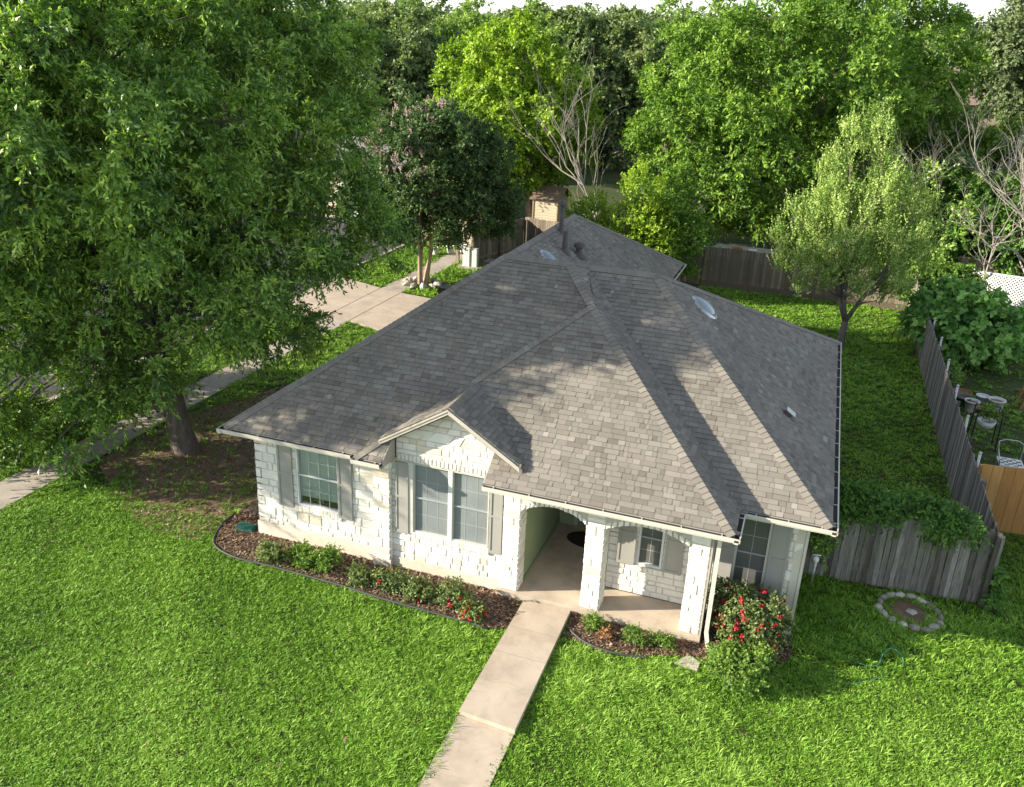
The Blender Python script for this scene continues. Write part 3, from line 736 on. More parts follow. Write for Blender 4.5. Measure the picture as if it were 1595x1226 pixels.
# roof furniture
def onR(x, y, xe): return ZE+S*(xe-x)
RN = Vector((S,0,1)).normalized()
def pipe(x, y, zb, h_, r_, cap=True):
    b = MB(); b.lathe([(r_*2.4,-.06),(r_*1.5,.05),(r_*1.05,.1),(r_,.12),(r_,h_)],(x,y,zb),14,closed=True); 
    if cap: b.lathe([(r_*1.7,h_+.0),(r_*1.7,h_+.10),(r_*.3,h_+.17)],(x,y,zb),14,closed=True)
    hp(b, 'vent_pipe', metal_d, roof, True)
pipe(-7.45,26.3,onR(-7.45,0,RRX),0.85,.075); pipe(-6.99,25.2,onR(-6.99,0,RRX),0.62,.085, False); pipe(-6.70,25.8,onR(-6.70,0,RRX),0.26,.10)
skym = mat('skylight_dome', (0.20,0.255,0.28), (0.26,0.31,0.33), 0.07, spec=0.7)
def sundome(x, y, xe, r_):
    c = Vector((x,y,onR(x,y,xe))); e1 = Vector((0,1,0)); e2 = e1.cross(RN).normalized(); b = MB(); n_ = 18; prof = [(1.25,0.01),(1.2,.05),(1.02,.06),(1.0,.16),(.9,.25),(.7,.33),(.4,.39),(.12,.41)]
    for i, (q, h_) in enumerate(prof):
        for k in range(n_): a = 2*math.pi*k/n_; b.v.append(tuple(c+e1*math.cos(a)*r_*q+e2*math.sin(a)*r_*q+RN*h_*r_))
    for i in range(len(prof)-1):
        for k in range(n_): b.f.append((i*n_+k,i*n_+(k+1)%n_,(i+1)*n_+(k+1)%n_,(i+1)*n_+k)); b.m.append(1 if i < 3 else 0); b.r.append(.5)
    b.f.append(tuple((len(prof)-1)*n_+k for k in range(n_))); b.m.append(0); b.r.append(.5)
    hp(b, 'skylight', [skym, metal_g], roof, True)
sundome(-2.05,19.35,XR,0.30); sundome(-7.05,23.9,RRX,0.30)
def hatvent(x, y, xe):
    z = onR(x,y,xe); b = MB(); t = Vector((1,0,-S)).normalized()
    c = Vector((x,y,z)); b.obox(c-Vector((0,.11,0))-t*.12, t*.30, (0,.22,0), RN*.02); b.obox(c-Vector((0,.085,0))-t*.08, t*.14, (0,.17,0), RN*.09); b.obox(c-Vector((0,.11,0))-t*.11+RN*.09, t*.22, (0,.22,0), RN*.018,1)
    hp(b, 'roof_vent', [metal_d, metal_g], roof)
hatvent(0.08,17.6,XR)
for y in (25.5,29.5): b = MB(); b.box(XL-.28,XL+.15,y-.25,y+.25,ZE-.1,ZE+.13); hp(b, 'eave_box', metal_d)
# ------------------------------------------------------------------ foliage builders
rng = np.random.default_rng(11)
def unit(a): return a/np.maximum(np.linalg.norm(a, axis=-1, keepdims=True), 1e-9)
def lobe_points(lobes, K, inner=0.35, zmin=0.3, dmin=0, clump=None):
    """cluster centres through the crown: more of them near its outside"""
    vol = np.array([(l[3]*l[4]*l[5])**(2/3) for l in lobes]); pick = rng.choice(len(lobes), K*2, p=vol/vol.sum())
    L = np.array(lobes)[pick]
    dr = unit(rng.normal(size=(K*2,3))); rad = 1-np.abs(rng.normal(size=K*2))*inner
    rad = np.clip(rad, 0.1, 1.0)*(1+0.10*np.sin(dr[:,0]*7+dr[:,1]*5+pick))
    C = L[:,:3]+dr*L[:,3:6]*rad[:,None]
    out = dr.copy()
    ins = np.zeros(K*2, int)
    for l in lobes:
        q = ((C-np.array(l[:3]))/np.array(l[3:6])); ins += (np.sum(q*q,1) < 0.45)
    keep = (C[:,2] > zmin) & ((ins == 0) | (rng.random(K*2) < 0.35))
    C, out = C[keep], out[keep]
    if dmin:                       # keep the clumps apart so that gaps stay between them
        ok = []
        for i in range(len(C)):
            if not ok or np.min(np.sum((C[ok]-C[i])**2, 1)) > dmin*dmin: ok.append(i)
        C, out = C[ok], out[ok]
    C, out = C[:K], out[:K]
    if clump:                      # every centre becomes a lit-on-one-side clump of n twig bundles
        r_, n_ = clump; r_ = np.array(r_ if isinstance(r_, tuple) else (r_,r_,r_*.8))
        d_ = unit(rng.normal(size=(len(C),n_,3))+out[:,None,:]*.75+np.array([0,0,.25])); s_ = rng.uniform(.75,1.3,(len(C),1,1))
        C = (C[:,None,:]+d_*r_*s_*rng.uniform(.45,1.0,(len(C),n_,1))).reshape(-1,3); out = unit(d_*.8+out[:,None,:]*.35).reshape(-1,3)
        k = C[:,2] > zmin; C, out = C[k], out[k]
    return C, out
def leaves(C, out, S, Lf, twig=0.7, spread=0.8, leaf=(0.13,0.045), droop=0.35, lr=0.5, up=0.25, gap=0.12, hue=0.35):
    """every cluster carries S twigs, every twig Lf leaves; returns verts, quads, rnd"""
    K = len(C)
    td = unit(out[:,None,:]*0.75+rng.normal(size=(K,S,3))*spread+np.array([0,0,up]))
    tl = twig*rng.uniform(.55,1.25,(K,S,1))
    org = C[:,None,:]+rng.normal(size=(K,S,3))*twig*0.22
    t = (np.arange(Lf)+rng.random((K,S,Lf)))/Lf; t = (gap+(1-gap)*t)[...,None]
    pos = org[:,:,None,:]+td[:,:,None,:]*tl[:,:,None,:]*t
    pos[...,2] -= (droop*tl*(t[...,0]**2)*1.0)
    ld = unit(td[:,:,None,:]*0.8+rng.normal(size=(K,S,Lf,3))*lr*1.3+np.array([0,0,-droop*1.1]))
    nr = unit(rng.normal(size=(K,S,Lf,3))*0.55+out[:,None,None,:]*0.55+td[:,:,None,:]*0.25+np.array([-0.1,-0.1,0.55]))
    sd = unit(np.cross(ld, nr)); nn = np.cross(sd, ld)
    sz = rng.uniform(.65,1.25,(K,S,Lf,1)); a, b = leaf[0]*sz, leaf[1]*sz
    p0 = pos; p2 = pos+ld*a-nn*a*0.12; m = pos+ld*a*0.48
    p1 = m+sd*b*0.5+nn*b*0.18; p3 = m-sd*b*0.5+nn*b*0.18
    V = np.stack([p0,p1,p2,p3], -2).reshape(-1,3); n = len(V)//4
    r = np.clip(0.5+hue*(rng.normal(size=(K,1,1))*0.45+rng.normal(size=(K,S,1))*0.45+rng.normal(size=(K,S,Lf))*0.55), 0, 1).reshape(-1)
    return V, np.arange(n*4).reshape(-1,4), r
def bent(a, b, n=5, wob=0.15, sag=0.0):
    a, b = np.array(a, float), np.array(b, float); L = np.linalg.norm(b-a); o = []
    w_ = rng.normal(size=(2,3))*wob*L*0.5
    for i in range(n+1):
        t = i/n; o.append(tuple(a+(b-a)*t+w_[0]*math.sin(math.pi*t)*.5+w_[1]*math.sin(2*math.pi*t)*.3+np.array([0,0,sag*L*math.sin(math.pi*t)])))
    return o
def limb(b, pts, r0, r1, n=7):
    k = len(pts)-1; b.tube(pts, [r0+(r1-r0)*(i/k)**0.8 for i in range(k+1)], n, 0, random.random())
BARK = mat('bark', (0.17,0.14,0.115), (0.085,0.07,0.058), 0.95, 9, 1.0, 30, stretch=(1,1,0.25))
BARK_P = mat('pale_bark', (0.36,0.27,0.19), (0.27,0.20,0.14), 0.85, 5, 0.4, 30, stretch=(1,1,0.3))
BARK_D = mat('dead_bark', (0.37,0.335,0.29), (0.26,0.23,0.20), 0.9, 5, 0.4, 30)
BARK_G = mat('grey_bark', (0.17,0.145,0.12), (0.10,0.085,0.07), 0.9, 6, 0.6, 30)
def tree(name, label, base, lobes, K, S, Lf, lm, bark, tr=0.3, forks=3, fork_z=2.0, limbs=40, group=None, cat='tree', trunk_to=None, stems=1, lean=0.0, **kw):
    t = thing(name, label, cat, (base[0],base[1],0), group)
    o3 = np.array([base[0],base[1],0.0])
    zmin = kw.pop('zmin', 0.4)
    C, out = lobe_points(lobes, K, kw.pop('inner', 0.35), zmin, kw.pop('dmin', 0), kw.pop('clump', None))
    V, Q, r = leaves(C, out, S, Lf, **kw)
    np_mesh('crown', V-o3, Q, lm, t, r)
    b = MB(); ctr = np.mean([l[:3] for l in lobes], axis=0); top = max(l[2]+l[5]*0.55 for l in lobes)
    nodes = []
    for s in range(stems):
        off = np.array([math.cos(s*2.3)*tr*1.1, math.sin(s*2.3)*tr*1.1, 0])*(stems > 1)
        foot = o3+off; fk = np.array([base[0]+(ctr[0]-base[0])*0.25+off[0]*2.2, base[1]+(ctr[1]-base[1])*0.25+off[1]*2.2, fork_z])
        trunk = bent(foot, fk, 5, 0.05)
        rr = tr/(stems**0.4)
        b.tube([(foot[0],foot[1],-0.15)]+trunk, [rr*1.75,rr*1.35]+[rr*(1.12-0.05*i) for i in range(5)], 12)
        for f in range(max(1, forks)):
            l = lobes[(f+s) % len(lobes)]
            end = np.array([l[0]+rng.normal()*0.3*l[3], l[1]+rng.normal()*.3*l[4], l[2]+l[5]*0.45])
            if f == 0: end = np.array([ctr[0],ctr[1],top])
            p = bent(fk, end, 7, 0.16, 0.05); limb(b, p, rr*0.72, 0.03, 9); nodes += [(np.array(q), rr*0.72*(1-i/8)) for i, q in enumerate(p)]
    nn = np.array([n_[0] for n_ in nodes])
    for i in rng.choice(len(C), min(limbs, len(C)), replace=False):
        c = C[i]; dd = np.linalg.norm((nn-c)*np.array([1,1,1.4])+np.array([0,0,0.8]), axis=1); k = int(np.argmin(dd)); 
        p = bent(nn[k], c, 5, 0.22, 0.06); limb(b, p, max(0.02, min(0.07, nodes[k][1]*0.6)), 0.010, 6)
    b.build('trunk', bark, t, (base[0],base[1],0), True)
    return t

LB = 2.2
def lm_(name, d_, m_, l_, *a): return leaf_mat(name, *[(min(x[0]*LB*1.12,.6), min(x[1]*LB,.6), x[2]*LB*.9) for x in (d_, m_, l_)], *a)
G = dict(
 oak=lm_('leaf_oak', (0.024,0.056,0.015), (0.068,0.134,0.027), (0.165,0.250,0.055), 0.27, None, .40, .45),
 crape=lm_('leaf_crape', (0.018,0.040,0.014), (0.030,0.062,0.022), (0.062,0.102,0.042), 0.2),
 bright=lm_('leaf_bright', (0.045,0.090,0.012), (0.092,0.160,0.016), (0.160,0.235,0.024), 0.27),
 green=lm_('leaf_green', (0.026,0.062,0.012), (0.055,0.114,0.016), (0.108,0.182,0.030), 0.24),
 pear=lm_('leaf_pear', (0.045,0.088,0.022), (0.100,0.165,0.044), (0.200,0.265,0.098), 0.24),
 yel=lm_('leaf_yellow', (0.085,0.135,0.014), (0.165,0.230,0.018), (0.260,0.320,0.035), 0.36),
 far=lm_('leaf_far_hazed', (0.044,0.074,0.034), (0.070,0.108,0.046), (0.115,0.160,0.066), 0.22),  # distance haze put into the leaf colour: paler and greyer
 far2=lm_('leaf_far_light', (0.058,0.105,0.032), (0.090,0.150,0.040), (0.135,0.205,0.055), 0.26),
 olive=lm_('leaf_olive', (0.034,0.056,0.028), (0.055,0.085,0.040), (0.085,0.120,0.058), 0.2),
 vine=lm_('leaf_vine', (0.022,0.055,0.014), (0.038,0.090,0.019), (0.068,0.140,0.030), 0.3),
 fig=lm_('leaf_fig', (0.035,0.095,0.030), (0.065,0.150,0.042), (0.115,0.215,0.060), 0.25),
 rose=lm_('leaf_rose', (0.028,0.050,0.018), (0.055,0.085,0.030), (0.105,0.145,0.055), 0.2),
 bush=lm_('leaf_bush', (0.030,0.064,0.015), (0.055,0.105,0.020), (0.092,0.155,0.030), 0.28))
# ---- the big shade tree on the left
OAK = [(-16.0,18.9,8.4,4.3,5.0,5.2),(-19.9,18.2,6.4,4.2,4.2,4.8),(-16.6,15.9,4.2,2.6,1.9,2.4),(-13.5,20.0,6.2,2.2,2.6,2.1),(-19.4,15.3,3.0,2.6,2.0,2.2),(-16.6,22.4,9.0,2.8,3.4,4.2),(-21.5,20.5,9.5,4.5,4.5,4.5),
 (-16.3,15.4,1.9,1.3,.9,1.3),(-13.2,17.2,4.9,2.2,2.0,1.7),(-13.3,18.6,3.9,1.2,1.7,1.4),(-17.0,13.9,7.9,3.6,3.0,3.4),(-20.8,12.3,8.6,4.4,3.4,4.2),(-13.7,14.6,8.6,2.2,2.2,2.8),(-17.6,15.0,2.6,1.8,1.4,1.7),(-15.7,15.5,3.3,1.5,.9,1.5),(-18.0,14.3,2.0,1.7,1.0,1.4),(-12.2,20.8,5.3,2.1,1.6,.8),(-15.0,16.0,3.7,1.7,1.0,1.7),(-22.0,11.2,9.4,3.0,1.8,2.8)]
tree('shade_tree', 'huge dark green shade tree left of the house with thick brown trunk', (-14.6,16.9), OAK, 1550, 13, 16, G['oak'], BARK, 0.27, 6, 2.6, 340, leaf=(0.135,0.05), twig=0.6, droop=0.34, inner=0.27, spread=0.58, zmin=0.5, dmin=1.2, hue=.42, clump=(.78,10))
# ---- crape myrtle with pink tops
CR = [(-16.3,35.8,4.9,3.3,2.8,2.3),(-18.0,35.4,3.6,1.9,2.0,1.7),(-14.5,36.3,3.6,1.9,2.0,1.8),(-16.2,35.2,3.2,2.4,1.6,1.2),(-16.3,36,6.2,2.1,2.0,1.3)]
ct = tree('crape_myrtle', 'dark round crape myrtle with pale pink blossoms and pale tan stems', (-16.1,34.7), CR, 420, 9, 12, G['crape'], BARK_P, 0.15, 2, 1.6, 40, stems=4, leaf=(0.12,0.07), twig=0.38, droop=0.1, inner=0.3, dmin=.6, clump=(.5,7))
o3 = np.array([-16.1,34.7,0]); C_, o_ = lobe_points([(-16.4,35.8,5.2,3.1,2.8,2.2)], 300, 0.02, 4.6); C_ = C_[(C_[:,0] < -15.2)]
pk = leaf_mat('blossom', (0.40,0.30,0.26), (0.52,0.40,0.36), (0.64,0.53,0.48), 0.2, (1.1,1,1))
V, Q, r_ = leaves(C_+np.array([0,-.1,.15]), np.tile([0,0,1.0],(len(C_),1)), 3, 14, 0.22, 0.4, (0.05,0.05), 0.0, 1.0, 0.8); np_mesh('blossom', V-o3, Q, pk, ct, r_)
# ---- bright green tree behind
tree('maple_tree', 'bright yellow-green maple tree behind the shed', (-15.2,47.5), [(-16.9,48.5,6.2,4.3,3.8,4.2),(-18.6,48,5.2,2.8,3,2.6),(-15.1,49.5,5.8,2.5,3,3.2),(-16.9,48.5,9.0,2.5,2.4,2.0)], 420, 9, 11, G['bright'], BARK_G, 0.22, 4, 2.6, 60, leaf=(0.19,0.11), twig=0.55, droop=0.2, inner=0.28, dmin=1.1, spread=.65, clump=(.75,8))
# ---- large round trees at the right rear
tree('ash_tree', 'very large bright green ash tree behind the back fence', (-1.2,46.2), [(-4.6,47.5,6.8,5.0,4.2,5.0),(-1.5,48.6,9.0,4.6,4,4.2),(-6.4,46.5,4.8,2.5,3,3.2),(0.2,47,5.2,2.6,3,3.4),(-3.2,46.6,4.6,3.4,2.2,1.7)], 620, 9, 13, G['green'], BARK, 0.38, 5, 2.4, 70, leaf=(0.21,0.085), twig=0.7, droop=0.28, inner=0.25, dmin=1.35, spread=.6, hue=.42, clump=(.95,9))
tree('ash_tree', 'tall deep green ash tree behind the bigger one, against the sky', (4.2,56), [(2.4,57,9.4,4.0,3.6,4.4),(3.4,56,6.0,3.2,3,3.4),(0.2,57.5,10.2,3.0,3,3.6)], 360, 9, 12, G['green'], BARK, 0.32, 4, 2.6, 30, leaf=(0.22,0.09), twig=0.7, droop=0.28, inner=0.25, dmin=1.35, spread=.6, clump=(.95,9))
# ---- pear tree on the back lawn
tree('pear_tree', 'slim upright pale green pear tree standing on the back lawn', (1.6,33.9), [(1.2,34.6,4.0,1.7,1.5,1.9),(0.1,34.8,3.5,1.2,1.1,1.5),(2.9,35.0,3.9,1.0,1.1,1.9),(0.9,35.2,6.0,.75,.8,2.0),(1.9,35.1,5.6,.6,.7,1.9),(0.0,35.2,5.0,.55,.6,1.5),(2.2,34.4,2.9,1.2,1.0,.9),(3.7,35.2,4.2,.5,.5,1.4)], 300, 9, 11, G['pear'], BARK_G, 0.13, 6, 1.0, 90, leaf=(0.078,0.05), twig=0.5, droop=-0.2, up=1.3, inner=0.42, spread=0.38, zmin=1.7, dmin=.62, hue=.45, clump=((.26,.26,.62),8))
# ---- yellow-green saplings behind the rear wing
for i, (x, y, h_, l_) in enumerate(((-7.2,37.6,5.9,'tall yellow-green sapling behind the rear roof, the taller one'),(-6.0,38.6,5.6,'slim light green sapling beside the rear roof end'),(-9.6,38.6,3.9,'low bushy yellow-green sapling nearest the vent pipes'))):
    tree('sapling', l_, (x,y), [(x,y,h_*.58,1.1,1.0,h_*.40),(x+.3,y+.2,h_*.4,1.4,1.2,h_*.28),(x-.5,y,h_*.42,1.0,1,h_*.26)], 170, 11, 13, G['bright'] if i != 1 else G['green'], BARK_G, 0.07, 3, 0.8, 25, 'saplings behind the house', leaf=(0.11,0.07), twig=0.5, droop=0.0, up=0.5, inner=0.5)
# ---- bare dead trees
def bare_tree(name, label, base, h_, spread, n1, seed, r0=0.12, group=None, lean=(0,0)):
    rr = random.Random(seed); t = thing(name, label, 'tree', (*base,0), group); b = MB()
    def grow(p, d_, L, r, lev):
        pts = [Vector(p)]; dd = Vector(d_)
        for i in range(4):
            dd = (dd+Vector((rr.gauss(0,.16),rr.gauss(0,.16),rr.gauss(.03,.1)))).normalized(); pts.append(pts[-1]+dd*L/4)
        b.tube(pts, [r*(1-.16*i) for i in range(5)], 6 if lev < 2 else 4, 0, rr.random(), False)
        if lev < 4:
            for k in range(n1 if lev == 0 else rr.choice((2,3,3))):
                q = pts[rr.choice((2,3,4,4)) if lev else rr.choice((1,2,3,4,4))]
                nd = (dd*0.9+Vector((rr.gauss(0,spread),rr.gauss(0,spread),rr.gauss(.15,.3)))).normalized()
                grow(q, nd, L*rr.uniform(.5,.8), r*rr.uniform(.42,.6), lev+1)
    grow((*base,-.1), Vector((lean[0],lean[1],1)).normalized(), h_*.5, r0, 0)
    b.build('trunk', BARK_D, t, (*base,0)); return t
bare_tree('dead_tree', 'bare grey dead tree standing in front of the dark background tree', (-9.7,44.0), 8.4, .22, 10, 5, .10)
bare_tree('dead_tree', 'bare pale dead tree with upright twigs among the vines at right', (6.2,45.2), 8.2, .42, 10, 8, .085)
bare_tree('dead_tree', 'leaning bare pale dead tree at the right edge', (9.6,43.6), 8.4, .5, 10, 15, .095, lean=(-.2,0))
bare_tree('dead_tree', 'low tangled bare dead tree over the fig bush', (7.4,43.2), 5.4, .75, 9, 21, .06)
bare_tree('dead_tree', 'thin bare dead tree right of the big ash tree', (4.6,45.5), 6.8, .5, 9, 29, .065)
# ---- trees that close the right edge
def simple_tree(name, label, x, y, h_, rx, ry, lm, K=260, S=11, Lf=12, leaf=(0.22,0.13), group=None, zlow=0.25, bark=BARK, **kw):
    z0 = h_*zlow; zc = (h_+z0)/2; rz = (h_-z0)/2
    lob = [(x,y,zc,rx,ry,rz)]
    for k in range(4):
        a = k*1.6+x; lob.append((x+math.cos(a)*rx*.45, y+math.sin(a)*ry*.45, zc+rz*random.uniform(-.35,.45), rx*.62, ry*.62, rz*.55))
    kw.setdefault('dmin', 1.35 if h_ > 8 else .95); kw.setdefault('clump', (1.0 if h_ > 8 else .7, 7))
    return tree(name, label, (x,y), lob, K, max(6,S-4), Lf, lm, bark, 0.025*h_, 3, h_*.22, 14, group, leaf=leaf, twig=kw.pop('twig',.8)*.75, **kw)
simple_tree('shrub_tree', 'dark green bushy tree behind the lattice', 8.4,46.6,5.2,3.0,2.2,G['vine'],420,11,13,(0.17,0.11),zlow=.05)
simple_tree('shrub_tree', 'dark leafy tree left of the bare twigs, beside the pear tree', 5.3,46.6,5.4,2.4,2.0,G['oak'],300,11,12,(0.17,0.10),zlow=.05)
simple_tree('shrub_tree', 'vine covered pale green tree at the right edge', 11.2,52.5,7.8,4.0,3.2,G['yel'],380,11,12,(0.2,0.13),zlow=.1)
simple_tree('shrub_tree', 'light green tangled tree behind the upright dead twigs', 7.2,53,7.9,3.2,2.6,G['bush'],340,11,12,(0.18,0.10),zlow=.1)
simple_tree('shrub_tree', 'deep shaded tree filling the corner right of the lattice', 12.5,46,5.5,3.2,2.4,G['oak'],300,11,12,(0.18,0.1),zlow=.05)
# ---- background trees: four kinds, each copied
far_a = simple_tree('background_tree', 'large round dark green oak standing left of the bright maple', -34,66.5,11.6,6.2,5.0,G['far'],640,11,12,(0.30,0.18),'background trees',.12,twig=1.0,inner=.25)
far_b = simple_tree('background_tree', 'upright light green tree behind the bright maple', -29.5,73,12.6,3.4,3.2,G['far2'],360,11,12,(0.30,0.16),'background trees',.12,twig=1.0,inner=.25)
far_c = simple_tree('background_tree', 'wide dark oak behind the dead grey tree', -19.2,78,12.4,5.6,4.6,G['far'],560,11,12,(0.30,0.18),'background trees',.1,twig=1.0,inner=.25)
far_d = simple_tree('background_tree', 'spreading grey green oak at the top right corner', 13.6,79,14.8,4.6,4.2,G['olive'],260,11,11,(0.30,0.16),'background trees',.45,twig=1.2,inner=.3,dmin=1.1)
FARS = [
 (far_b,-24.2,76,0.9,.96,'second light green tree right behind the bright maple'),
 (far_c,-30,92,0.9,1.02,'far dark oak seen over the light green trees'),
 (far_a,-46,82,0.5,.95,'dark oak far behind the big shade tree'),
 (far_b,-41,88,2,.97,'light green tree far behind the round dark oak'),
 (far_c,-11,90,2.2,.93,'dark oak behind the big ash tree, left side'),
 (far_a,-2,88,1.4,.98,'dark oak hidden behind the big ash tree'),
 (far_b,-15.5,92,1.0,1.05,'pointed light green tree against the sky left of the ash tree'),
 (far_b,-11.5,96,2.6,1.08,'second pointed light green tree against the sky left of the ash tree'),
 (far_a,7,96,1.1,.74,'dark oak under the spreading oak at top right'),
 (far_c,17.5,84,0.4,.86,'oak at the far right edge below the corner oak'),
 (far_b,18,72,0.7,.72,'small light green tree at the right edge before the grey roof'),
 (far_a,-38,105,0.2,1.0,'distant tree on the skyline left of centre'),
 (far_c,-48,115,1.2,1.0,'distant tree on the skyline at the far left'),
 (far_d,-22,112,1.6,.88,'distant tree on the skyline above the maple'),
 (far_a,-30,128,2.4,1.12,'tree on the skyline in the distant wood'),
 (far_c,-14,124,3.1,1.05,'distant tree on the skyline above the dark oak'),
 (far_a,-56,98,2.8,1.0,'distant dark tree behind the shade tree at left'),
 (far_c,-66,90,2.0,1.0,'distant wide tree behind the shade tree at left'),
 (far_a,-58,72,1.9,.9,'dark tree behind the shade tree, across the street'),
 (far_c,-70,70,.3,1.0,'wide dark tree across the street at the left edge'),
 (far_b,-46,62,.3,.8,'light green tree across the street behind the shade tree'),
 (far_a,-44,50,.9,.72,'round dark tree in front of the parked car'),
 (far_c,-55,52,2.9,.85,'wide dark tree across the street seen through the shade tree'),
 (far_a,-3,112,.6,1.1,'tall distant tree right behind the ash trees'),
 (far_c,26,100,1.6,1.0,'distant wide oak beyond the grey roof'),
 (far_b,-7.5,66,1.9,.8,'light green tree in the shade behind the big ash tree')]
for src, x, y, rz, sc, lb in FARS: copy_tree(src, (x,y,0), rz, sc, lb)

# distant wooded rise closing the skyline
hb = MB(); n_ = 60
tag(sheet('hill', [(-400,150),(400,150),(400,400),(-400,400)], 0.02, mat('far_ground', (0.05,0.075,0.03),(0.06,0.08,0.035),0.95,.05)), 'flat wooded land in the distance', None)
Cw, ow = [], []
nW = 2600
px = rng.uniform(-190,120,nW); py = rng.uniform(135,240,nW); pz = 10.4+2.4*np.sin(px*.11)*np.sin(py*.07+1)+rng.normal(size=nW)*1.3+ (py-135)*.012
V, Q, r_ = leaves(np.stack([px,py,pz],1), np.tile([0,-.3,1.0],(nW,1)), 9, 10, 2.6, .9, (0.75,0.5), .2, .6, .3)
tag(np_mesh('distant_wood', V, Q, G['far'], None, r_), 'distant wood along the skyline', None, kind='stuff')

# ------------------------------------------------------------------ shrubs, roses, vines
def shrub(name, label, loc, r, h_, lm, K, S, Lf, leaf, group=None, flowers=0, fm=None, cat='shrub', twig=.22, fs=0.05, rz=0):
    t = thing(name, label, cat, (*loc,0.02), group)
    lob = [(0,0,h_*.5,r,r*.85,h_*.5),(r*.3,-.1*r,h_*.6,r*.6,r*.6,h_*.4),(-r*.35,.1*r,h_*.5,r*.6,r*.6,h_*.42)]
    C, o_ = lobe_points(lob, K, .4, .04)
    V, Q, rr = leaves(C, o_, S, Lf, twig, .8, leaf, .15, .6, .3); np_mesh('foliage', V, Q, lm, t, rr)
    b = MB()
    for i in rng.choice(len(C), min(14, len(C)), replace=False): limb(b, bent((rng.normal()*.06,rng.normal()*.06,-.05), C[i], 4, .15), .014, .005, 5)
    b.build('stem', BARK_G, t)
    if flowers:
        Cf, of = lobe_points(lob, flowers, .04, h_*.3); k = of[:,1] < .75; Cf, of = Cf[k], of[k]
        V, Q, rr = leaves(Cf+of*.05, of, 4, 6, fs*.5, 1.4, (fs,fs*.9), .0, 1.6, .4); np_mesh('blossom', V, Q, fm, t, rr)
    return t
redm = leaf_mat('rose_red', (0.28,0.014,0.022), (0.42,0.028,0.040), (0.60,0.10,0.10), 0.15, (1,1,1))
orgm = leaf_mat('rose_orange', (0.45,0.05,0.02), (0.58,0.08,0.03), (0.70,0.14,0.06), 0.15, (1,1,1))
shrub('rose_bush', 'big rose bush full of red blooms beside the downspout', (0.05,14.35), .62, 1.15, G['rose'], 150, 9, 9, (0.055,0.035), flowers=60, fm=redm, fs=.052, twig=.2)
shrub('rose_bush', 'smaller dark part of a rose bush against the porch column', (-0.52,14.55), .26, 1.15, G['rose'], 50, 9, 8, (0.05,0.035), flowers=3, fm=redm, fs=.05, twig=.16)
shrub('low_shrub', 'low light green shrub in front of the big rose bush', (0.05,13.35), .55, .55, G['bush'], 120, 9, 9, (0.05,0.035), twig=.2)
BU = [(-9.60,13.32,.26,.30,G['rose'],0,'dark thin rose shrub nearest the bed curve'),(-8.98,13.42,.28,.36,G['bush'],0,'green rose shrub under the left window sill'),
      (-8.38,13.48,.33,.44,G['bush'],0,'fullest green rose shrub below the left window'),(-7.58,13.36,.24,.28,G['rose'],1,'small rose shrub in front of the pier'),
      (-6.90,13.40,.32,.36,G['rose'],4,'rose shrub with few red blooms just right of the pier'),(-6.25,13.32,.3,.34,G['rose'],2,'dark rose shrub under the mullion of the double window'),
      (-5.55,13.36,.36,.44,G['rose'],6,'larger rose shrub with red blooms under the double window'),(-5.0,13.12,.2,.24,G['rose'],12,'low orange blooming rose shrub at the bed end by the walk')]
for x, y, r, h_, lm, fl, lb in BU: shrub('rose_shrub', lb, (x,y), r*.8, h_*random.uniform(.85,1.15), lm, int(12+r*58), 9, 8, (0.052,0.034), 'rose shrubs in the long bed', fl, redm if fl < 10 else orgm, twig=.19, fs=.05)
for x, y, r, lb in ((-1.95,13.6,.17,'small green plant in the middle of the porch bed'),(-1.45,13.65,.18,'small green plant at the right of the porch bed'),(-2.75,13.75,.14,'tiny green weed beside the walk in the porch bed')):
    shrub('small_plant', lb, (x,y), r, .24, G['bush'], 26, 8, 7, (0.045,0.02), 'small plants in the porch bed', twig=.13, cat='plant')
shrub('dry_plant', 'tiny withered orange brown plant in the porch bed', (-2.5,13.5), .09, .16, leaf_mat('dry', (0.25,0.12,0.05),(0.36,0.18,0.08),(0.45,0.25,0.12),.1,(1,1,1)), 12, 7, 6, (0.05,0.018), twig=.1, cat='plant')
shrub('dry_shrub', 'leafless pale twiggy shrub at the left end of the bed', (-11.0,14.75), .22, .4, leaf_mat('dry2', (0.16,0.12,0.11),(0.22,0.17,0.15),(0.30,0.24,0.2),.1,(1,1,1)), 20, 7, 5, (0.06,0.006), twig=.22, cat='shrub')
# climbing vine on the short fence, ivy on the far corner
def vine(name, label, path, r, K, lm, leaf, z0=0.2, cat='vine', S=9, Lf=9, twig=.35):
    p = np.array(path, float); t_ = rng.random(K)*(len(p)-1); i = t_.astype(int); f = (t_-i)[:,None]
    C = p[i]*(1-f)+p[np.minimum(i+1,len(p)-1)]*f; o_ = unit(rng.normal(size=(K,3))+np.array([0,-.4,.6])); C = C+o_*np.array([r[0],r[1],r[2]])*rng.uniform(.3,1,(K,1)); C[:,2] = np.maximum(C[:,2], z0)
    t = thing(name, label, cat, (p[0][0],p[0][1],0)); o3 = np.array([p[0][0],p[0][1],0])
    V, Q, rr = leaves(C, o_, S, Lf, twig, .9, leaf, .35, .6, .1); np_mesh('foliage', V-o3, Q, lm, t, rr)
    b = MB(); q = [(p[0][0],p[0][1],0)]+[tuple(x) for x in p]; b.tube(q, .018, 6); b.build('stem', BARK_G, t, (p[0][0],p[0][1],0), True); return t
vine('climbing_vine', 'green climbing vine lying over the top of the short fence', [(1.15,17.6,1.5),(1.5,17.65,1.75),(2.3,17.75,1.72),(3.2,17.8,1.68),(4.0,17.8,1.55)], (.3,.42,.32), 190, G['vine'], (0.075,0.045), .5, twig=.3)
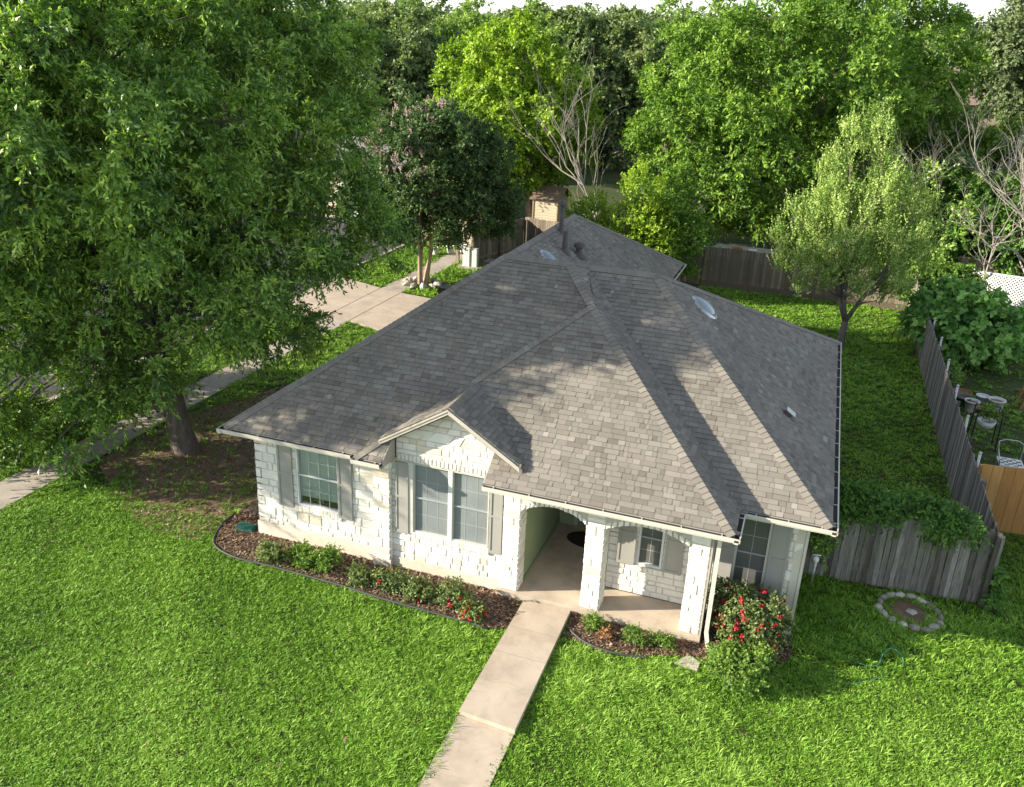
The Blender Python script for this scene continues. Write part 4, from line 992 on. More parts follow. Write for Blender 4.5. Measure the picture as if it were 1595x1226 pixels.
vine('climbing_vine', 'loose vine strands hanging on the corner post side', [(4.5,17.5,.9),(4.6,17.4,.5),(4.55,17.3,.25)], (.12,.12,.25), 16, G['vine'], (0.06,0.04), .05, twig=.2)
vine('climbing_vine', 'dark vine hanging down against the fence end by the house', [(1.1,17.45,1.5),(1.2,17.4,1.0),(1.15,17.4,.6)], (.25,.15,.3), 60, G['oak'], (0.07,0.045), .2, twig=.25)
vine('hedge', 'sunlit ivy hedge on the back corner of the fences', [(4.3,41,1.3),(5.0,40.6,1.5),(6.4,40.9,1.6)], (.7,.7,.7), 190, G['bush'], (0.12,0.09), .3, 'hedge', twig=.45)
vine('hedge', 'dark ivy hedge along the fence behind the fig bush', [(4.9,38.6,.9),(5.8,39.2,1.0),(6.6,39.6,1.0)], (.8,.9,.7), 200, G['vine'], (0.13,0.09), .1, 'hedge', twig=.45)
# fig bush with broad leaves
ft = thing('fig_bush', 'broad leaved green fig bush behind the grey fence', 'bush', (5.9,34.0,0))
C, o_ = lobe_points([(5.75,34.3,1.5,1.75,1.5,1.25),(4.9,34.8,1.6,.9,1,.9),(6.3,34.4,1.3,.8,1,1.0)], 190, .25, .25)
V, Q, rr = leaves(C, o_, 6, 8, .42, .6, (0.25,0.19), .35, .5, .2); np_mesh('foliage', V-np.array([5.9,34,0]), Q, G['fig'], ft, rr)
b = MB()
for i in range(12): limb(b, bent((5.9+rng.normal()*.15,34+rng.normal()*.15,-.05), C[i*9], 4, .12), .03, .012, 6)
b.build('stem', BARK_G, ft, (5.9,34,0))
shrub('garden_shrub', 'dark shrub between the fig bush and the lattice', (7.4,37.6), .8, .9, G['oak'], 150, 9, 9, (0.11,0.07), twig=.35)
shrub('garden_shrub', 'low dark shrub along the fence below the fig bush', (5.0,31.6), .35, .6, G['oak'], 60, 8, 8, (0.07,0.03), twig=.3)

# ------------------------------------------------------------------ fences
greyw = ramp_mat('weathered_board', [(0,(0.085,0.075,0.064)),(0.4,(0.165,0.150,0.132)),(0.8,(0.25,0.23,0.205)),(1,(0.36,0.335,0.30))], 0.92, 0.5, 40, 5.0, 0.45)
brownw = ramp_mat('brown_board', [(0,(0.14,0.115,0.085)),(0.5,(0.20,0.165,0.125)),(1,(0.29,0.24,0.18))], 0.92, 0.5, 40, 4.0, 0.25)
orangew = ramp_mat('cedar_board', [(0,(0.40,0.20,0.065)),(0.5,(0.47,0.25,0.085)),(1,(0.54,0.30,0.11))], 0.7, 0.3, 30, 4.0, 0.18)
for m_ in (greyw, brownw, orangew):      # long vertical grain
    for nd in m_.node_tree.nodes:
        if nd.type == 'TEX_NOISE':
            lk = nd.inputs['Vector'].links[0]; src = lk.from_socket; mp = m_.node_tree.nodes.new('ShaderNodeMapping'); mp.inputs['Scale'].default_value = (6,6,0.5)
            m_.node_tree.links.new(src, mp.inputs[0]); m_.node_tree.links.new(mp.outputs[0], nd.inputs['Vector'])
def fence(name, label, p, q, h0, h1, m, bw=0.14, posts=2.4, lean=(0,0), ragged=0.03, back=1, rails=(.3,1.35), tilt=0.0, kick=0):
    p, q = Vector((*p,0)), Vector((*q,0)); t = (q-p); L = t.length; t.normalize(); n_ = Vector((t.y,-t.x,0))*back
    F = thing(name, label, 'fence', p)
    b = MB(); s = 0.0
    while s < L-0.03:
        w_ = min(bw*uni(.9,1.08), L-s); h_ = h0+(h1-h0)*s/L+uni(-ragged,ragged); o = p+t*s+n_*uni(-.006,.006)
        ln = Vector((lean[0]*h_, lean[1]*h_, h_))+t*uni(-tilt,tilt)
        r = random.random(); b.obox(o+Vector((0,0,.03)), t*(w_-.009), n_*.018, ln, 0, r)
        s += w_
    b.build('board_panel', m, F, p)
    b = MB()
    for z in rails:
        a = p+Vector((lean[0]*z,lean[1]*z,z))+n_*.022; b.obox(a, t*L, n_*.04, (0,0,.09))
    if kick: b.obox(p+n_*-.03+Vector((0,0,.0)), t*L, n_*.025, (0,0,.28))
    b.build('rail', m, F, p)
    k = max(1, round(L/posts))
    for i in range(k+1):
        b = MB(); a = p+t*(L*i/k)+n_*.065; h_ = h0+(h1-h0)*i/k; b.obox(a-t*.045, t*.09, n_*.09, (lean[0]*h_,lean[1]*h_,h_-.05)); b.build('post', m, F, p)
    return F
fence('wood_fence', 'short weathered grey board fence beside the house with vine on top', (0.82,17.28), (4.35,17.56), 1.62, 1.66, greyw, .108, 1.8, (0.0,0.04), .05, -1, tilt=.03)
b = MB(); b.box(4.36,4.45,17.44,17.56,-.05,1.72); P_ = b.build('fence_post', greyw, None, (4.4,17.5,0)); tag(P_, 'grey corner post at the end of the short fence', 'post')
fence('wood_fence', 'long weathered grey board fence along the right side of the back lawn', (4.38,17.62), (4.30,40.4), 1.66, 1.75, greyw, .14, 2.4, (0.0,0.0), .03, 1)
fence('wood_fence', 'shaded brown board fence across the back of the lawn', (-4.6,40.75), (4.3,40.75), 1.85, 1.75, brownw, .14, 2.4, (0,0), .03, -1, kick=1)
fence('wood_fence', 'brown board fence hidden behind the rear wing', (-14.2,43.2), (-4.7,40.8), 1.8, 1.85, brownw, .14, 2.4, (0,0), .03, -1)
fence('wood_fence', 'brown board fence beside the white meter box', (-15.45,38.9), (-14.25,43.1), 1.75, 1.75, brownw, .14, 2.1, (0,0), .03, 1)
fence('wood_fence', 'new orange cedar board fence at the right edge', (4.55,21.0), (10.5,21.3), 1.66, 1.74, orangew, .235, 2.4, (0,0), .012, -1)
sunw = ramp_mat('pale_board', [(0,(0.42,0.34,0.24)),(0.5,(0.50,0.41,0.30)),(1,(0.58,0.48,0.36))], 0.85, 0.3, 40, 4.0, 0.15)
fence('wood_fence', 'pale beige board fence in the sun behind the crape myrtle', (-20.5,42.6), (-15.4,42.6), 1.75, 1.75, sunw, .14, 2.4, (0,0), .02, -1)
# galvanised post caps behind the right fence
for i in range(7):
    b = MB(); y = 21.2+i*2.35; b.tube([(4.47,y,0),(4.47,y,1.84)], .03, 10); b.rock((4.47,y,1.86),.04,.04,.035,n=10,rough=.02); o = b.build('fence_post', metal_g, None, (4.47,y,0), True)
    tag(o, 'round galvanised post with cap behind the grey fence', 'post', 'metal posts behind the grey fence')
    o['label'] = ['galvanised post with cap nearest the orange fence','galvanised post with cap second from the orange fence','galvanised post with cap third from the orange fence','galvanised post with cap beside the hanging plants','galvanised post with cap beside the flower pots','galvanised post with cap just below the fig bush','galvanised post with cap covered by the fig bush'][i]
# white lattice
lt = thing('lattice_screen', 'white diagonal lattice screen at the right edge', 'lattice', (7.8,43.4,0)); whitep = mat('white_paint', (0.74,0.74,0.72), (0.8,0.8,0.78), .5)
b = MB(); p, q = Vector((7.0,43.6,0)), Vector((10.8,42.9,0)); t = (q-p); L = t.length; t.normalize(); n_ = Vector((t.y,-t.x,0)); hL = 1.35
for k in range(-9, 30):
    for sg in (1,-1):
        a = k*.15; pts = []
        s0 = max(0, a if sg > 0 else a); 
        x0, x1 = a, a+hL
        u0, u1 = max(0,x0), min(L,x1)
        if u1-u0 < .05: continue
        z0, z1 = (u0-a, u1-a) if sg > 0 else (hL-(u0-a), hL-(u1-a))
        b.bar(p+t*u0+n_*(.006*sg)+Vector((0,0,z0+.15)), p+t*u1+n_*(.006*sg)+Vector((0,0,z1+.15)), .011, .042, 0, .5, tuple(Vector((0,0,1))))
b.build('lattice_panel', whitep, lt, (7.8,43.4,0))
b = MB(); b.obox(p+n_*-.02+Vector((0,0,.12)), t*L, n_*.04, (0,0,.05)); b.obox(p+n_*-.02+Vector((0,0,1.49)), t*L, n_*.04, (0,0,.05))
for s in (0, L-.05): b.obox(p+t*s+n_*-.025, t*.05, n_*.05, (0,0,1.6))
b.build('frame', whitep, lt, (7.8,43.4,0))
fence('wood_fence', 'tan board fence behind the white lattice', (6.4,45.2), (13.5,44.2), 1.75, 1.8, brownw, .14, 2.4, (0,0), .03, -1)
def smooth_path(p, n=5):
    o = []
    for i in range(len(p)-1):
        p0, p1, p2, p3 = [np.array(p[max(0,min(len(p)-1,j))], float) for j in (i-1,i,i+1,i+2)]
        for k in range(n):
            t = k/n; o.append(tuple(.5*((2*p1)+(-p0+p2)*t+(2*p0-5*p1+4*p2-p3)*t*t+(-p0+3*p1-3*p2+p3)*t**3)))
    return o+[tuple(p[-1])]
# ------------------------------------------------------------------ small things around the house
stn = ramp_mat('garden_stone', [(0,(0.24,0.215,0.175)),(0.5,(0.40,0.37,0.31)),(1,(0.55,0.51,0.44))], 0.92, 0.8, 25, 7, 0.35)
rg = thing('stone_ring', 'oval ring of pale stones set in the lawn', 'planter', (3.02,16.7,0))
b = MB(); n_ = 17
for i in range(n_):
    a = 2*math.pi*i/n_; b.rock((3.02+.57*math.cos(a)*uni(.96,1.05),16.7+.57*math.sin(a)*uni(.96,1.05),.03), .125*uni(.7,1.15),.07*uni(.8,1.25),.075*uni(.7,1.3),0,None,7,.2,a+math.pi/2+uni(-.2,.2))
b.build('stone', stn, rg, (3.02,16.7,0))
b = MB(); b.lathe([(0.0,.03),(.25,.035),(.56,.02)],(3.02,16.7,0),24); b.build('soil', M['dirt'], rg, (3.02,16.7,0)); b = MB(); b.rock((3.05,16.68,.05),.12,.09,.035); b.build('flat_stone', stn, rg, (3.02,16.7,0))
t = thing('stone_ring', 'rough stone edging round the crape myrtle base', 'planter', (-16.1,34.7,0)); b = MB()
for i in range(11):
    a = 2*math.pi*i/11; b.rock((-16.1+.75*math.cos(a),34.7+.62*math.sin(a),.1),.2*uni(.8,1.2),.14,.15*uni(.8,1.2),0,None,8,.2,a)
b.build('stone', stn, t, (-16.1,34.7,0))
b = MB(); b.face([(-1.14,13.28,.05),(-0.72,13.22,.05),(-0.70,13.46,.05),(-0.92,13.62,.05)]); 
ps = [(-1.14,13.28),(-0.72,13.22),(-0.70,13.46),(-0.92,13.62)]
for i in range(4): p, q = ps[i], ps[(i+1)%4]; b.face([(*p,.05),(*p,-.03),(*q,-.03),(*q,.05)])
tag(b.build('stepping_stone', stn, None, (-.9,13.4,0)), 'flat tan stepping stone on the grass by the rose bush', 'stone')
# black edging strips round the beds
edg = mat('edging', (0.035,0.04,0.038), (0.06,0.065,0.06), .6)
for pts, lb in (([(-11.44,14.6),(-11.42,14.1),(-11.1,13.38),(-10.4,13.1),(-9.56,13.1),(-8.04,13.07),(-6.82,12.98),(-5.57,12.95),(-4.6,12.9)], 'dark plastic edging strip along the long flower bed'), ([(-3.2,13.5),(-2.8,13.22),(-2.2,13.12),(-1.6,13.22)], 'dark plastic edging strip along the porch bed')):
    b = MB(); b.tube(smooth_path([(x,y,.05) for x,y in pts], 4), .024, 8); tag(b.build('garden_edging', edg, None, (pts[0][0],pts[0][1],0), True), lb, 'edging')
# splash block / green lid
b = MB(); b.box(-11.05,-10.62,14.06,14.32,0.03,.09); b.box(-11.01,-10.66,14.09,14.29,.09,.105)
tag(b.build('valve_lid', mat('green_plastic', (0.02,0.11,0.09), (0.03,0.13,0.10), .5), None, (-10.83,14.2,.03)), 'dark green plastic valve box lid in the bed corner', 'valve box')
# hose on the side lawn
hs = mat('hose_green', (0.055,0.20,0.12), (0.075,0.24,0.15), .5)
hp_ = [(1.0,16.9,.03),(1.15,16.2,.03),(1.55,15.75,.03),(2.1,15.9,.03),(2.4,15.5,.03),(2.05,15.1,.03),(1.6,15.2,.03),(1.75,14.7,.03),(2.3,14.6,.04),(2.45,14.95,.10),(2.6,15.15,.13),(2.78,15.05,.09),(2.75,14.75,.03),(2.2,14.15,.03),(1.8,13.9,.03)]
b = MB(); b.tube(smooth_path(hp_), .011, 7); tag(b.build('garden_hose', hs, None, (2,15,0), True), 'green garden hose lying in loops on the side lawn', 'hose')
sp = thing('yard_hydrant', 'white topped water tap on a pipe at the house corner', 'water tap', (1.12,16.95,0))
b = MB(); b.tube([(1.12,16.95,-.05),(1.12,16.95,.55)], .022, 10); b.build('pipe', metal_g, sp, (1.12,16.95,0), True)
b = MB(); b.rock((1.12,16.95,.62),.06,.05,.08,n=10,rough=.05); b.tube([(1.12,16.95,.6),(1.12,16.85,.6),(1.12,16.80,.53)],.02,8); b.tube([(1.04,16.95,.72),(1.2,16.95,.74)],.014,8); b.build('tap_head', whitep, sp, (1.12,16.95,0), True)
b = MB(); b.lathe([(0,.012),(.3,.016),(.47,.014),(.5,0)],(0,0,0),28,sx=1,sy=.68)
mt = b.build('door_mat', mat('mat_rubber', (0.018,0.014,0.012), (0.06,0.035,0.025), .95, 22), None, (0,0,0)); mt.location = (-3.62,16.55,.153); mt.rotation_euler.z = -.1; tag(mt, 'dark oval patterned mat before the front door', 'door mat')
# meter box, buckets, shed, garage wall, neighbours
u = thing('meter_box', 'white meter box on a concrete pad by the fence', 'utility box', (-15.5,38.7,0)); b = MB()
b.box(-15.75,-15.4,38.55,38.75,.08,.95); b.box(-15.38,-15.05,38.6,38.85,.08,.95); b.box(-15.78,-15.37,38.52,38.78,.95,1.0); b.build('cabinet', mat('box_white', (0.58,0.60,0.58),(0.64,0.66,0.64),.5), u, (-15.5,38.7,0))
b = MB(); b.lathe([(.09,0),(.09,.07),(.05,.1)],(-15.6,38.6,1.0),14,closed=True); b.build('meter', metal_g, u, (-15.5,38.7,0), True)
b = MB(); b.box(-15.95,-14.9,38.3,38.95,0,.08); b.build('pad', M['concrete_old'], u, (-15.5,38.7,0))
b = MB(); b.box(-16.25,-16.1,38.9,39.05,0,.75); tag(b.build('utility_post', brownw, None, (-16.2,39,0)), 'short brown wooden post left of the meter box', 'post')
beige = mat('beige_siding', (0.60,0.50,0.36), (0.55,0.45,0.32), .8, 2, .2, 20)
sh = thing('garden_shed', 'beige garden shed with brown roof in the sun', 'shed', (-14.0,47.5,0)); b = MB()
z = 0
while z < 2.1: b.box(-14.9+0.0,-13.5,46.6-.0,48.6,z,z+.145); b.box(-14.915,-13.485,46.585,48.615,z,z+.03); z += .15
b.build('wall', beige, sh, (-14,47.5,0))
b = MB()
for x in (-14.92,-13.53): b.box(x,x+.06,46.56,46.62,0,2.12)
b.build('corner_trim', mat('tan_trim', (0.36,0.26,0.16),(0.4,0.3,0.19),.7), sh, (-14,47.5,0))
b = MB()
for s in (-1,1): b.obox((-15.1,47.6,2.75),(1.8,0,0),(0,s*1.10,-.60),(0,s*.02,.05))
b.build('roof', mat('brown_shingle', (0.17,0.12,0.085),(0.22,0.16,0.11),.9,8), sh, (-14,47.5,0))
b = MB(); 
for x in (-14.9,-13.52): b.face([(x,46.6,2.1),(x,48.6,2.1),(x,47.6,2.72)])
b.build('gable', beige, sh, (-14,47.5,0))
g = thing('garage', 'beige neighbouring garage behind the shade tree', 'garage', (-26,46,0)); b = MB(); b.box(-29.5,-22.9,46.0,53,0,2.6)
for i in range(12): x = -29.4+i*.55; b.box(x,x+.04,45.97,46.0,0,2.6)
b.build('wall', beige, g, (-26,46,0)); b = MB(); b.obox((-29.9,45.5,2.6),(7.4,0,0),(0,4.1,1.7),(0,-.02,.06)); b.obox((-29.9,53.6,2.6),(7.4,0,0),(0,-4.0,1.7),(0,.02,.06)); b.build('roof', mat('garage_shingle', (0.16,0.15,0.14),(0.2,0.19,0.18),.9,8), g, (-26,46,0))
b = MB(); b.box(-26.6,-24.2,45.94,45.97,0,2.1); b.build('door', whitep, g, (-26,46,0))
def bucket(x, y, r, h_, m, lb, name='bucket', soil=False, grp=None, cat='bucket'):
    t = thing(name, lb, cat, (x,y,0), grp); b = MB(); b.lathe([(r*.72,0.0),(r*.98,h_*.9),(r*1.06,h_*.9),(r*1.06,h_),(r*.93,h_),(r*.88,h_*.8)],(0,0,0),16); b.build('pot', m, t, (0,0,0), True)
    b = MB(); b.lathe([(0,h_*.8),(r*.88,h_*.8)],(0,0,0),16); b.build('soil', M['dirt'] if soil else whitep, t); return t
for x, y, lb in ((-17.95,40.3,'white bucket by the pale fence, nearest the crape stems'),(-17.4,40.9,'white bucket by the pale fence, middle of three'),(-16.95,41.5,'white bucket by the pale fence, nearest the meter box')): bucket(x,y,.2,.42,whitep,lb,grp='white buckets by the pale fence')
terra = mat('terracotta', (0.26,0.10,0.055), (0.32,0.13,0.07), .8); gpl = mat('pot_green', (0.06,0.11,0.10),(0.08,0.13,0.12),.5); gwh = mat('pot_white', (0.55,0.55,0.53),(0.62,0.62,0.6),.5)
bucket(5.55,29.2,.22,.36,gwh,'white rimmed planter pot with green plant beside the fence','flower_pot',True,'pots by the fence','pot')
bucket(5.95,29.9,.2,.34,gwh,'white lidded pot at the back of the pots','flower_pot',False,'pots by the fence','pot')
bucket(6.3,29.55,.25,.4,gwh,'biggest white pot at the right of the pots','flower_pot',True,'pots by the fence','pot')
bucket(5.35,29.55,.24,.33,gpl,'dark green pot touching the fence','flower_pot',True,'pots by the fence','pot')
bucket(5.95,29.1,.26,.16,terra,'wide low terracotta bowl in front of the pots','flower_pot',True,'pots by the fence','pot')
bucket(5.4,30.4,.3,.2,terra,'large terracotta bowl behind the dark green pot','flower_pot',True,'pots by the fence','pot')
b = MB(); b.tube([(5.75+.14*math.cos(a*.5236),28.75+.11*math.sin(a*.5236),.05) for a in range(13)],.028,6); tag(b.build('rope_ring', mat('rope', (0.36,0.27,0.2),(0.4,0.3,0.22),.9), None, (5.75,28.75,0)), 'tan ring lying on the grass in front of the pots', 'ring')
ps_ = thing('plant_stand', 'black metal plant stand holding a hanging fern basket', 'plant stand', (5.5,26.4,0)); blk = mat('black_metal', (0.015,0.015,0.016),(0.02,0.02,0.02),.4)
b = MB()
for dx, dy in ((-.35,-.3),(.35,-.3),(-.35,.3),(.35,.3)): b.tube([(5.5+dx,26.4+dy,0),(5.5+dx*.9,26.4+dy*.9,1.15)],.018,6)
b.tube([(5.185,26.13,1.15),(5.815,26.13,1.15),(5.815,26.67,1.15),(5.185,26.67,1.15),(5.185,26.13,1.15)],.016,6); b.build('frame', blk, ps_, (5.5,26.4,0))
b = MB(); b.lathe([(.08,.55),(.2,.62),(.27,.8),(.24,.8),(.1,.7)],(5.5,26.4,0),16); b.build('basket', gwh, ps_, (5.5,26.4,0), True)
V, Q, rr = leaves(np.array([[0,0,.95]]+[[rng.normal()*.12,rng.normal()*.12,.9+rng.random()*.25] for _ in range(16)]), np.tile([0,0,1.],(17,1)), 8, 8, .25, .9, (.07,.03), .3); np_mesh('fern', V, Q, G['bush'], ps_, rr)
# white garden chair and red chair beyond the orange fence
ch = thing('garden_chair', 'white lattice seat garden chair behind the orange fence', 'chair', (5.9,24.4,0))
b = MB()
for i in range(5):
    for j in range(5): 
        if (i+j)%2 == 0: b.box(5.62+i*.11,5.62+i*.11+.1,24.15+j*.1,24.15+j*.1+.09,.42,.445)
b.box(5.6,6.2,24.12,24.15,.40,.45); b.box(5.6,6.2,24.64,24.67,.40,.45); b.box(5.6,5.63,24.15,24.64,.40,.45); b.box(6.17,6.2,24.15,24.64,.40,.45); b.build('seat', whitep, ch, (5.9,24.4,0))
for x, y in ((5.62,24.14),(6.18,24.14),(5.62,24.66),(6.18,24.66)):
    b = MB(); b.tube([(x,y,0),(x,y,.42)],.018,7); b.build('leg', metal_g, ch, (5.9,24.4,0))
b = MB(); b.tube([(5.62,24.66,.42),(5.6,24.78,.85),(5.75,24.8,.92),(6.05,24.8,.92),(6.2,24.78,.85),(6.18,24.66,.42)],.018,7)
b.tube([(5.6,24.75,.68),(5.55,24.2,.66),(5.6,24.14,.44)],.016,7); b.tube([(6.2,24.75,.68),(6.25,24.2,.66),(6.2,24.14,.44)],.016,7); b.build('backrest', metal_g, ch, (5.9,24.4,0), True)
rc = thing('garden_chair', 'faded red wooden chair at the right edge', 'chair', (7.55,30.4,0)); redp = mat('red_wood', (0.40,0.13,0.07),(0.45,0.16,0.09),.7)
for x, y, dx in ((7.25,30.1,-.12),(7.85,30.1,.12),(7.25,30.7,-.12),(7.85,30.7,.12)):
    b = MB(); b.bar((x+dx,y,0),(x,y,.85 if y > 30.4 else .5),.05,.05); b.build('leg', redp, rc, (7.55,30.4,0))
b = MB()
for i in range(5): b.box(7.22,7.88,30.08+i*.13,30.08+i*.13+.11,.44,.47)
b.build('seat', redp, rc, (7.55,30.4,0)); b = MB()
for i in range(4): b.box(7.24,7.86,30.70,30.73,.56+i*.09,.63+i*.09)
b.build('backrest', redp, rc, (7.55,30.4,0))
# neighbour's raised deck with pots behind the back fence
dk = thing('wood_deck', "low wooden deck behind the back fence in deep shade", 'deck', (-5,43,0)); b = MB()
for i in range(14): b.box(-7.6,-1.6,41.6+i*.2,41.6+i*.2+.185,1.25,1.31)
b.build('deck_board', mat('deck_grey', (0.34,0.31,0.28),(0.42,0.38,0.34),.9,5), dk, (-5,43,0)); b = MB(); b.box(-7.6,-1.6,41.5,41.58,0.2,1.3)
for x in (-7.5,-4.6,-1.7): b.box(x,x+.1,41.65,44.3,0,1.25)
b.build('deck_frame', brownw, dk, (-5,43,0))
for x, r_, m_, lb in ((-6.9,.22,terra,'terracotta pot at the left end of the shaded deck'),(-3.3,.24,terra,'terracotta pot near the middle of the shaded deck'),(-2.6,.2,gwh,'pale pot right of the terracotta one on the deck')):
    t = bucket(x,41.95,r_,.38,m_,lb,'flower_pot',True,'pots on the deck','pot'); t.location.z = 1.31
bl = thing('bird_ornament', 'small white bird shaped ornament on the shaded deck', 'ornament', (-5.0,41.9,1.31)); b = MB(); b.rock((-5.0,41.9,1.44),.18,.1,.13,n=12,rough=.03); b.rock((-4.83,41.9,1.58),.07,.06,.07,n=10,rough=.03); b.tube([(-5.15,41.9,1.46),(-5.33,41.9,1.54)],[.06,.01],8); b.tube([(-4.9,41.9,1.48),(-4.84,41.9,1.56)],.055,8); b.build('body', whitep, bl, (-5,41.9,1.31), True); b = MB(); b.tube([(-5.02,41.88,1.31),(-5.02,41.88,1.36)],.03,6); b.build('foot', terra, bl, (-5,41.9,1.31))  # white bird figure, a small ornament
# neighbours' houses far right: roof, walls
def far_house(lb, x, y, w_, d_, h_, rh, rm, wm, ang):
    t = thing('neighbour_house', lb, 'house', (x,y,0)); b = MB(); b.box(-w_/2,w_/2,-d_/2,d_/2,0,h_); b.build('wall', wm, t)
    b = MB(); e = .5; r = w_/2-d_/2 if w_ > d_ else .5; A = [(-w_/2-e,-d_/2-e,h_),(w_/2+e,-d_/2-e,h_),(w_/2+e,d_/2+e,h_),(-w_/2-e,d_/2+e,h_)]; T0, T1 = (-r,0,h_+rh), (r,0,h_+rh)
    b.face([A[0],A[1],T1,T0]); b.face([A[2],A[3],T0,T1]); b.face([A[1],A[2],T1]); b.face([A[3],A[0],T0]); b.face([(p[0],p[1],p[2]-.02) for p in A]); b.build('roof', rm, t)
    for k in range(3):
        xx = -w_/3+k*w_/3; f = MB(); f.box(xx-.6,xx+.6,-d_/2-.05,-d_/2-.01,1.0,2.3); W_ = f.build('window', whitep, t); f = MB(); f.box(xx-.5,xx+.5,-d_/2-.06,-d_/2-.052,1.1,2.2); f.build('pane', darkm, W_)
    f = MB(); f.box(w_/2-1.7,w_/2-.8,-d_/2-.06,-d_/2-.01,0,2.1); f.build('door', doorm, t)
    t.rotation_euler.z = ang
far_house('distant house with tan hip roof among bare twigs', 9.0,92,11,8,6.6,3.0,mat('tan_roof',(0.24,0.18,0.14),(0.27,0.21,0.17),.9,6),mat('tan_wall',(0.5,0.42,0.34),(0.52,0.44,0.36),.9),.25)
far_house('distant house with grey roof at the right edge', 16.6,76,10,8,4.0,3.2,mat('grey_roof',(0.15,0.165,0.18),(0.18,0.195,0.21),.9,6),mat('stone_wall_far',(0.30,0.27,0.23),(0.34,0.30,0.26),.9),.35)
far_house('house across the street seen through the shade tree', -44,60,14,9,2.8,2.4,mat('brown_roof',(0.18,0.16,0.15),(0.2,0.18,0.17),.9,6),mat('pink_brick',(0.42,0.32,0.28),(0.46,0.36,0.32),.9),-.3)
# parked car glimpsed through the tree, blue bin
car = thing('parked_car', 'white parked car across the street seen through the shade tree', 'car', (-36.5,50,0)); paint = mat('car_white', (0.68,0.69,0.70),(0.7,0.71,0.72),.2,spec=.6)
prof = [(-2.2,.35),(-2.25,.75),(-1.75,.92),(-1.0,1.0),(-.35,1.42),(.9,1.45),(1.65,1.05),(2.2,.98),(2.25,.4)]
def extr(b, prof, w_, mi=0, dx=0):
    n_ = len(prof); o = len(b.v)
    for s in (-1,1):
        for x, z in prof: b.v.append((x+dx, s*w_*(1 if z < 1.05 else .82), z))
    for i in range(n_): j = (i+1)%n_; b.f.append((o+i,o+j,o+n_+j,o+n_+i)); b.m.append(mi); b.r.append(.5)
    b.f.append(tuple(o+i for i in range(n_))); b.f.append(tuple(o+n_+i for i in range(n_))[::-1]); b.m += [mi,mi]; b.r += [.5,.5]
b = MB(); extr(b, prof, .88); bo = b.build('body', paint, car)
b = MB(); extr(b, [(-.85,1.02),(-.32,1.36),(.85,1.39),(1.4,1.07)], .895); b.build('window', glass if False else darkm, car)
for x in (-1.4,1.35):
    for y in (-.8,.8):
        b = MB(); b.tube([(x,y-.1,.33),(x,y+.1,.33)],.33,18); wv = b.build('wheel', blk, car); b = MB(); b.tube([(x,y-.115,.33),(x,y+.115,.33)],.2,14); b.build('rim', metal_g, wv)
for y in (-.6,.6): b = MB(); b.box(-2.27,-2.2,y-.16,y+.16,.62,.76); b.build('headlight', whitep, car); b = MB(); b.box(2.2,2.27,y-.16,y+.16,.68,.84); b.build('tail_light', redm, car)
car.rotation_euler.z = .35
bn = thing('wheelie_bin', 'blue wheeled bin seen through a gap in the shade tree', 'bin', (-32.6,41.6,0)); b = MB(); b.obox((-.28,-.3,.06),(.56,0,0),(0,.6,0),(0,0,.95)); b.build('body', mat('bin_blue',(0.06,0.20,0.36),(0.07,0.23,0.4),.5), bn); b = MB(); b.obox((-.31,-.34,1.01),(.62,0,0),(0,.68,0),(0,.0,.07)); b.build('lid', mat('bin_lid',(0.05,0.16,0.30),(0.06,0.18,0.33),.5), bn)
for x in (-.24,.24): b = MB(); b.tube([(x-.04,.3,.1),(x+.04,.3,.1)],.1,12); b.build('wheel', blk, bn)

# ------------------------------------------------------------------ grass
GR = [leaf_mat('grass', (0.090,0.190,0.018), (0.190,0.365,0.034), (0.340,0.510,0.095), 0.25, (1.3,1.4,.6), .55, .2)]
def grass(name, label, region, n, size, excl, dens=None, seed=1, tint=0.0, per=9, rad=.05):
    r = np.random.default_rng(seed); x0, x1, y0, y1 = region; m_ = n//per
    px, py = r.uniform(x0,x1,m_), r.uniform(y0,y1,m_); k = np.ones(m_, bool)
    for p in excl: k &= ~in_poly(px, py, p)
    def nz(x, y, s, o): return (np.sin(x*s+o)*np.cos(y*s*1.13+o*2)+np.sin(x*s*2.3+y*s*1.7+o)*.6+np.sin(x*s*.6-y*s*.9+o*3)*.8)/2.4
    q = nz(px,py,1.3,seed)+.6*nz(px,py,5.1,seed+3)
    if dens is not None: k &= r.random(m_) < dens(px, py, q)
    px, py, q = px[k], py[k], q[k]; n = len(px)*per
    th = np.repeat(r.uniform(.45,1.6,len(px)), per); tc = np.repeat(r.normal(size=len(px))*.16, per)
    px, py, q = np.repeat(px,per), np.repeat(py,per), np.repeat(q,per)
    a = r.random(n)*6.283; L = size[0]*r.uniform(.55,1.25,n)*(1+.2*q)*th; W = size[1]*r.uniform(.7,1.3,n); lean = r.uniform(.15,1.15,n)
    dx, dy = np.cos(a), np.sin(a); rr_ = rad*np.sqrt(r.random(n)); px = px+dx*rr_; py = py+dy*rr_
    z0 = np.where(py < 10.5, np.maximum(-.045*(10.5-py), -.7), 0)
    base = np.stack([px,py,z0],1); h = np.stack([dx*np.sin(lean),dy*np.sin(lean),np.cos(lean)],1)
    h2 = unit(h+np.stack([dx,dy,np.full(n,-.55)],1)*.8)
    sd = np.stack([-dy,dx,r.uniform(-.3,.3,n)],1)*W[:,None]*.5
    m = base+h*(L*.5)[:,None]; tip = m+h2*(L*.55)[:,None]
    V = np.stack([base,m+sd,tip,m-sd],1).reshape(-1,3)
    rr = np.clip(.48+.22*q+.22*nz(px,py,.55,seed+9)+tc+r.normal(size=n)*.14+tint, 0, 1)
    tag(np_mesh(name, V, np.arange(n*4).reshape(-1,4), GR, None, rr), label, None, kind='stuff')
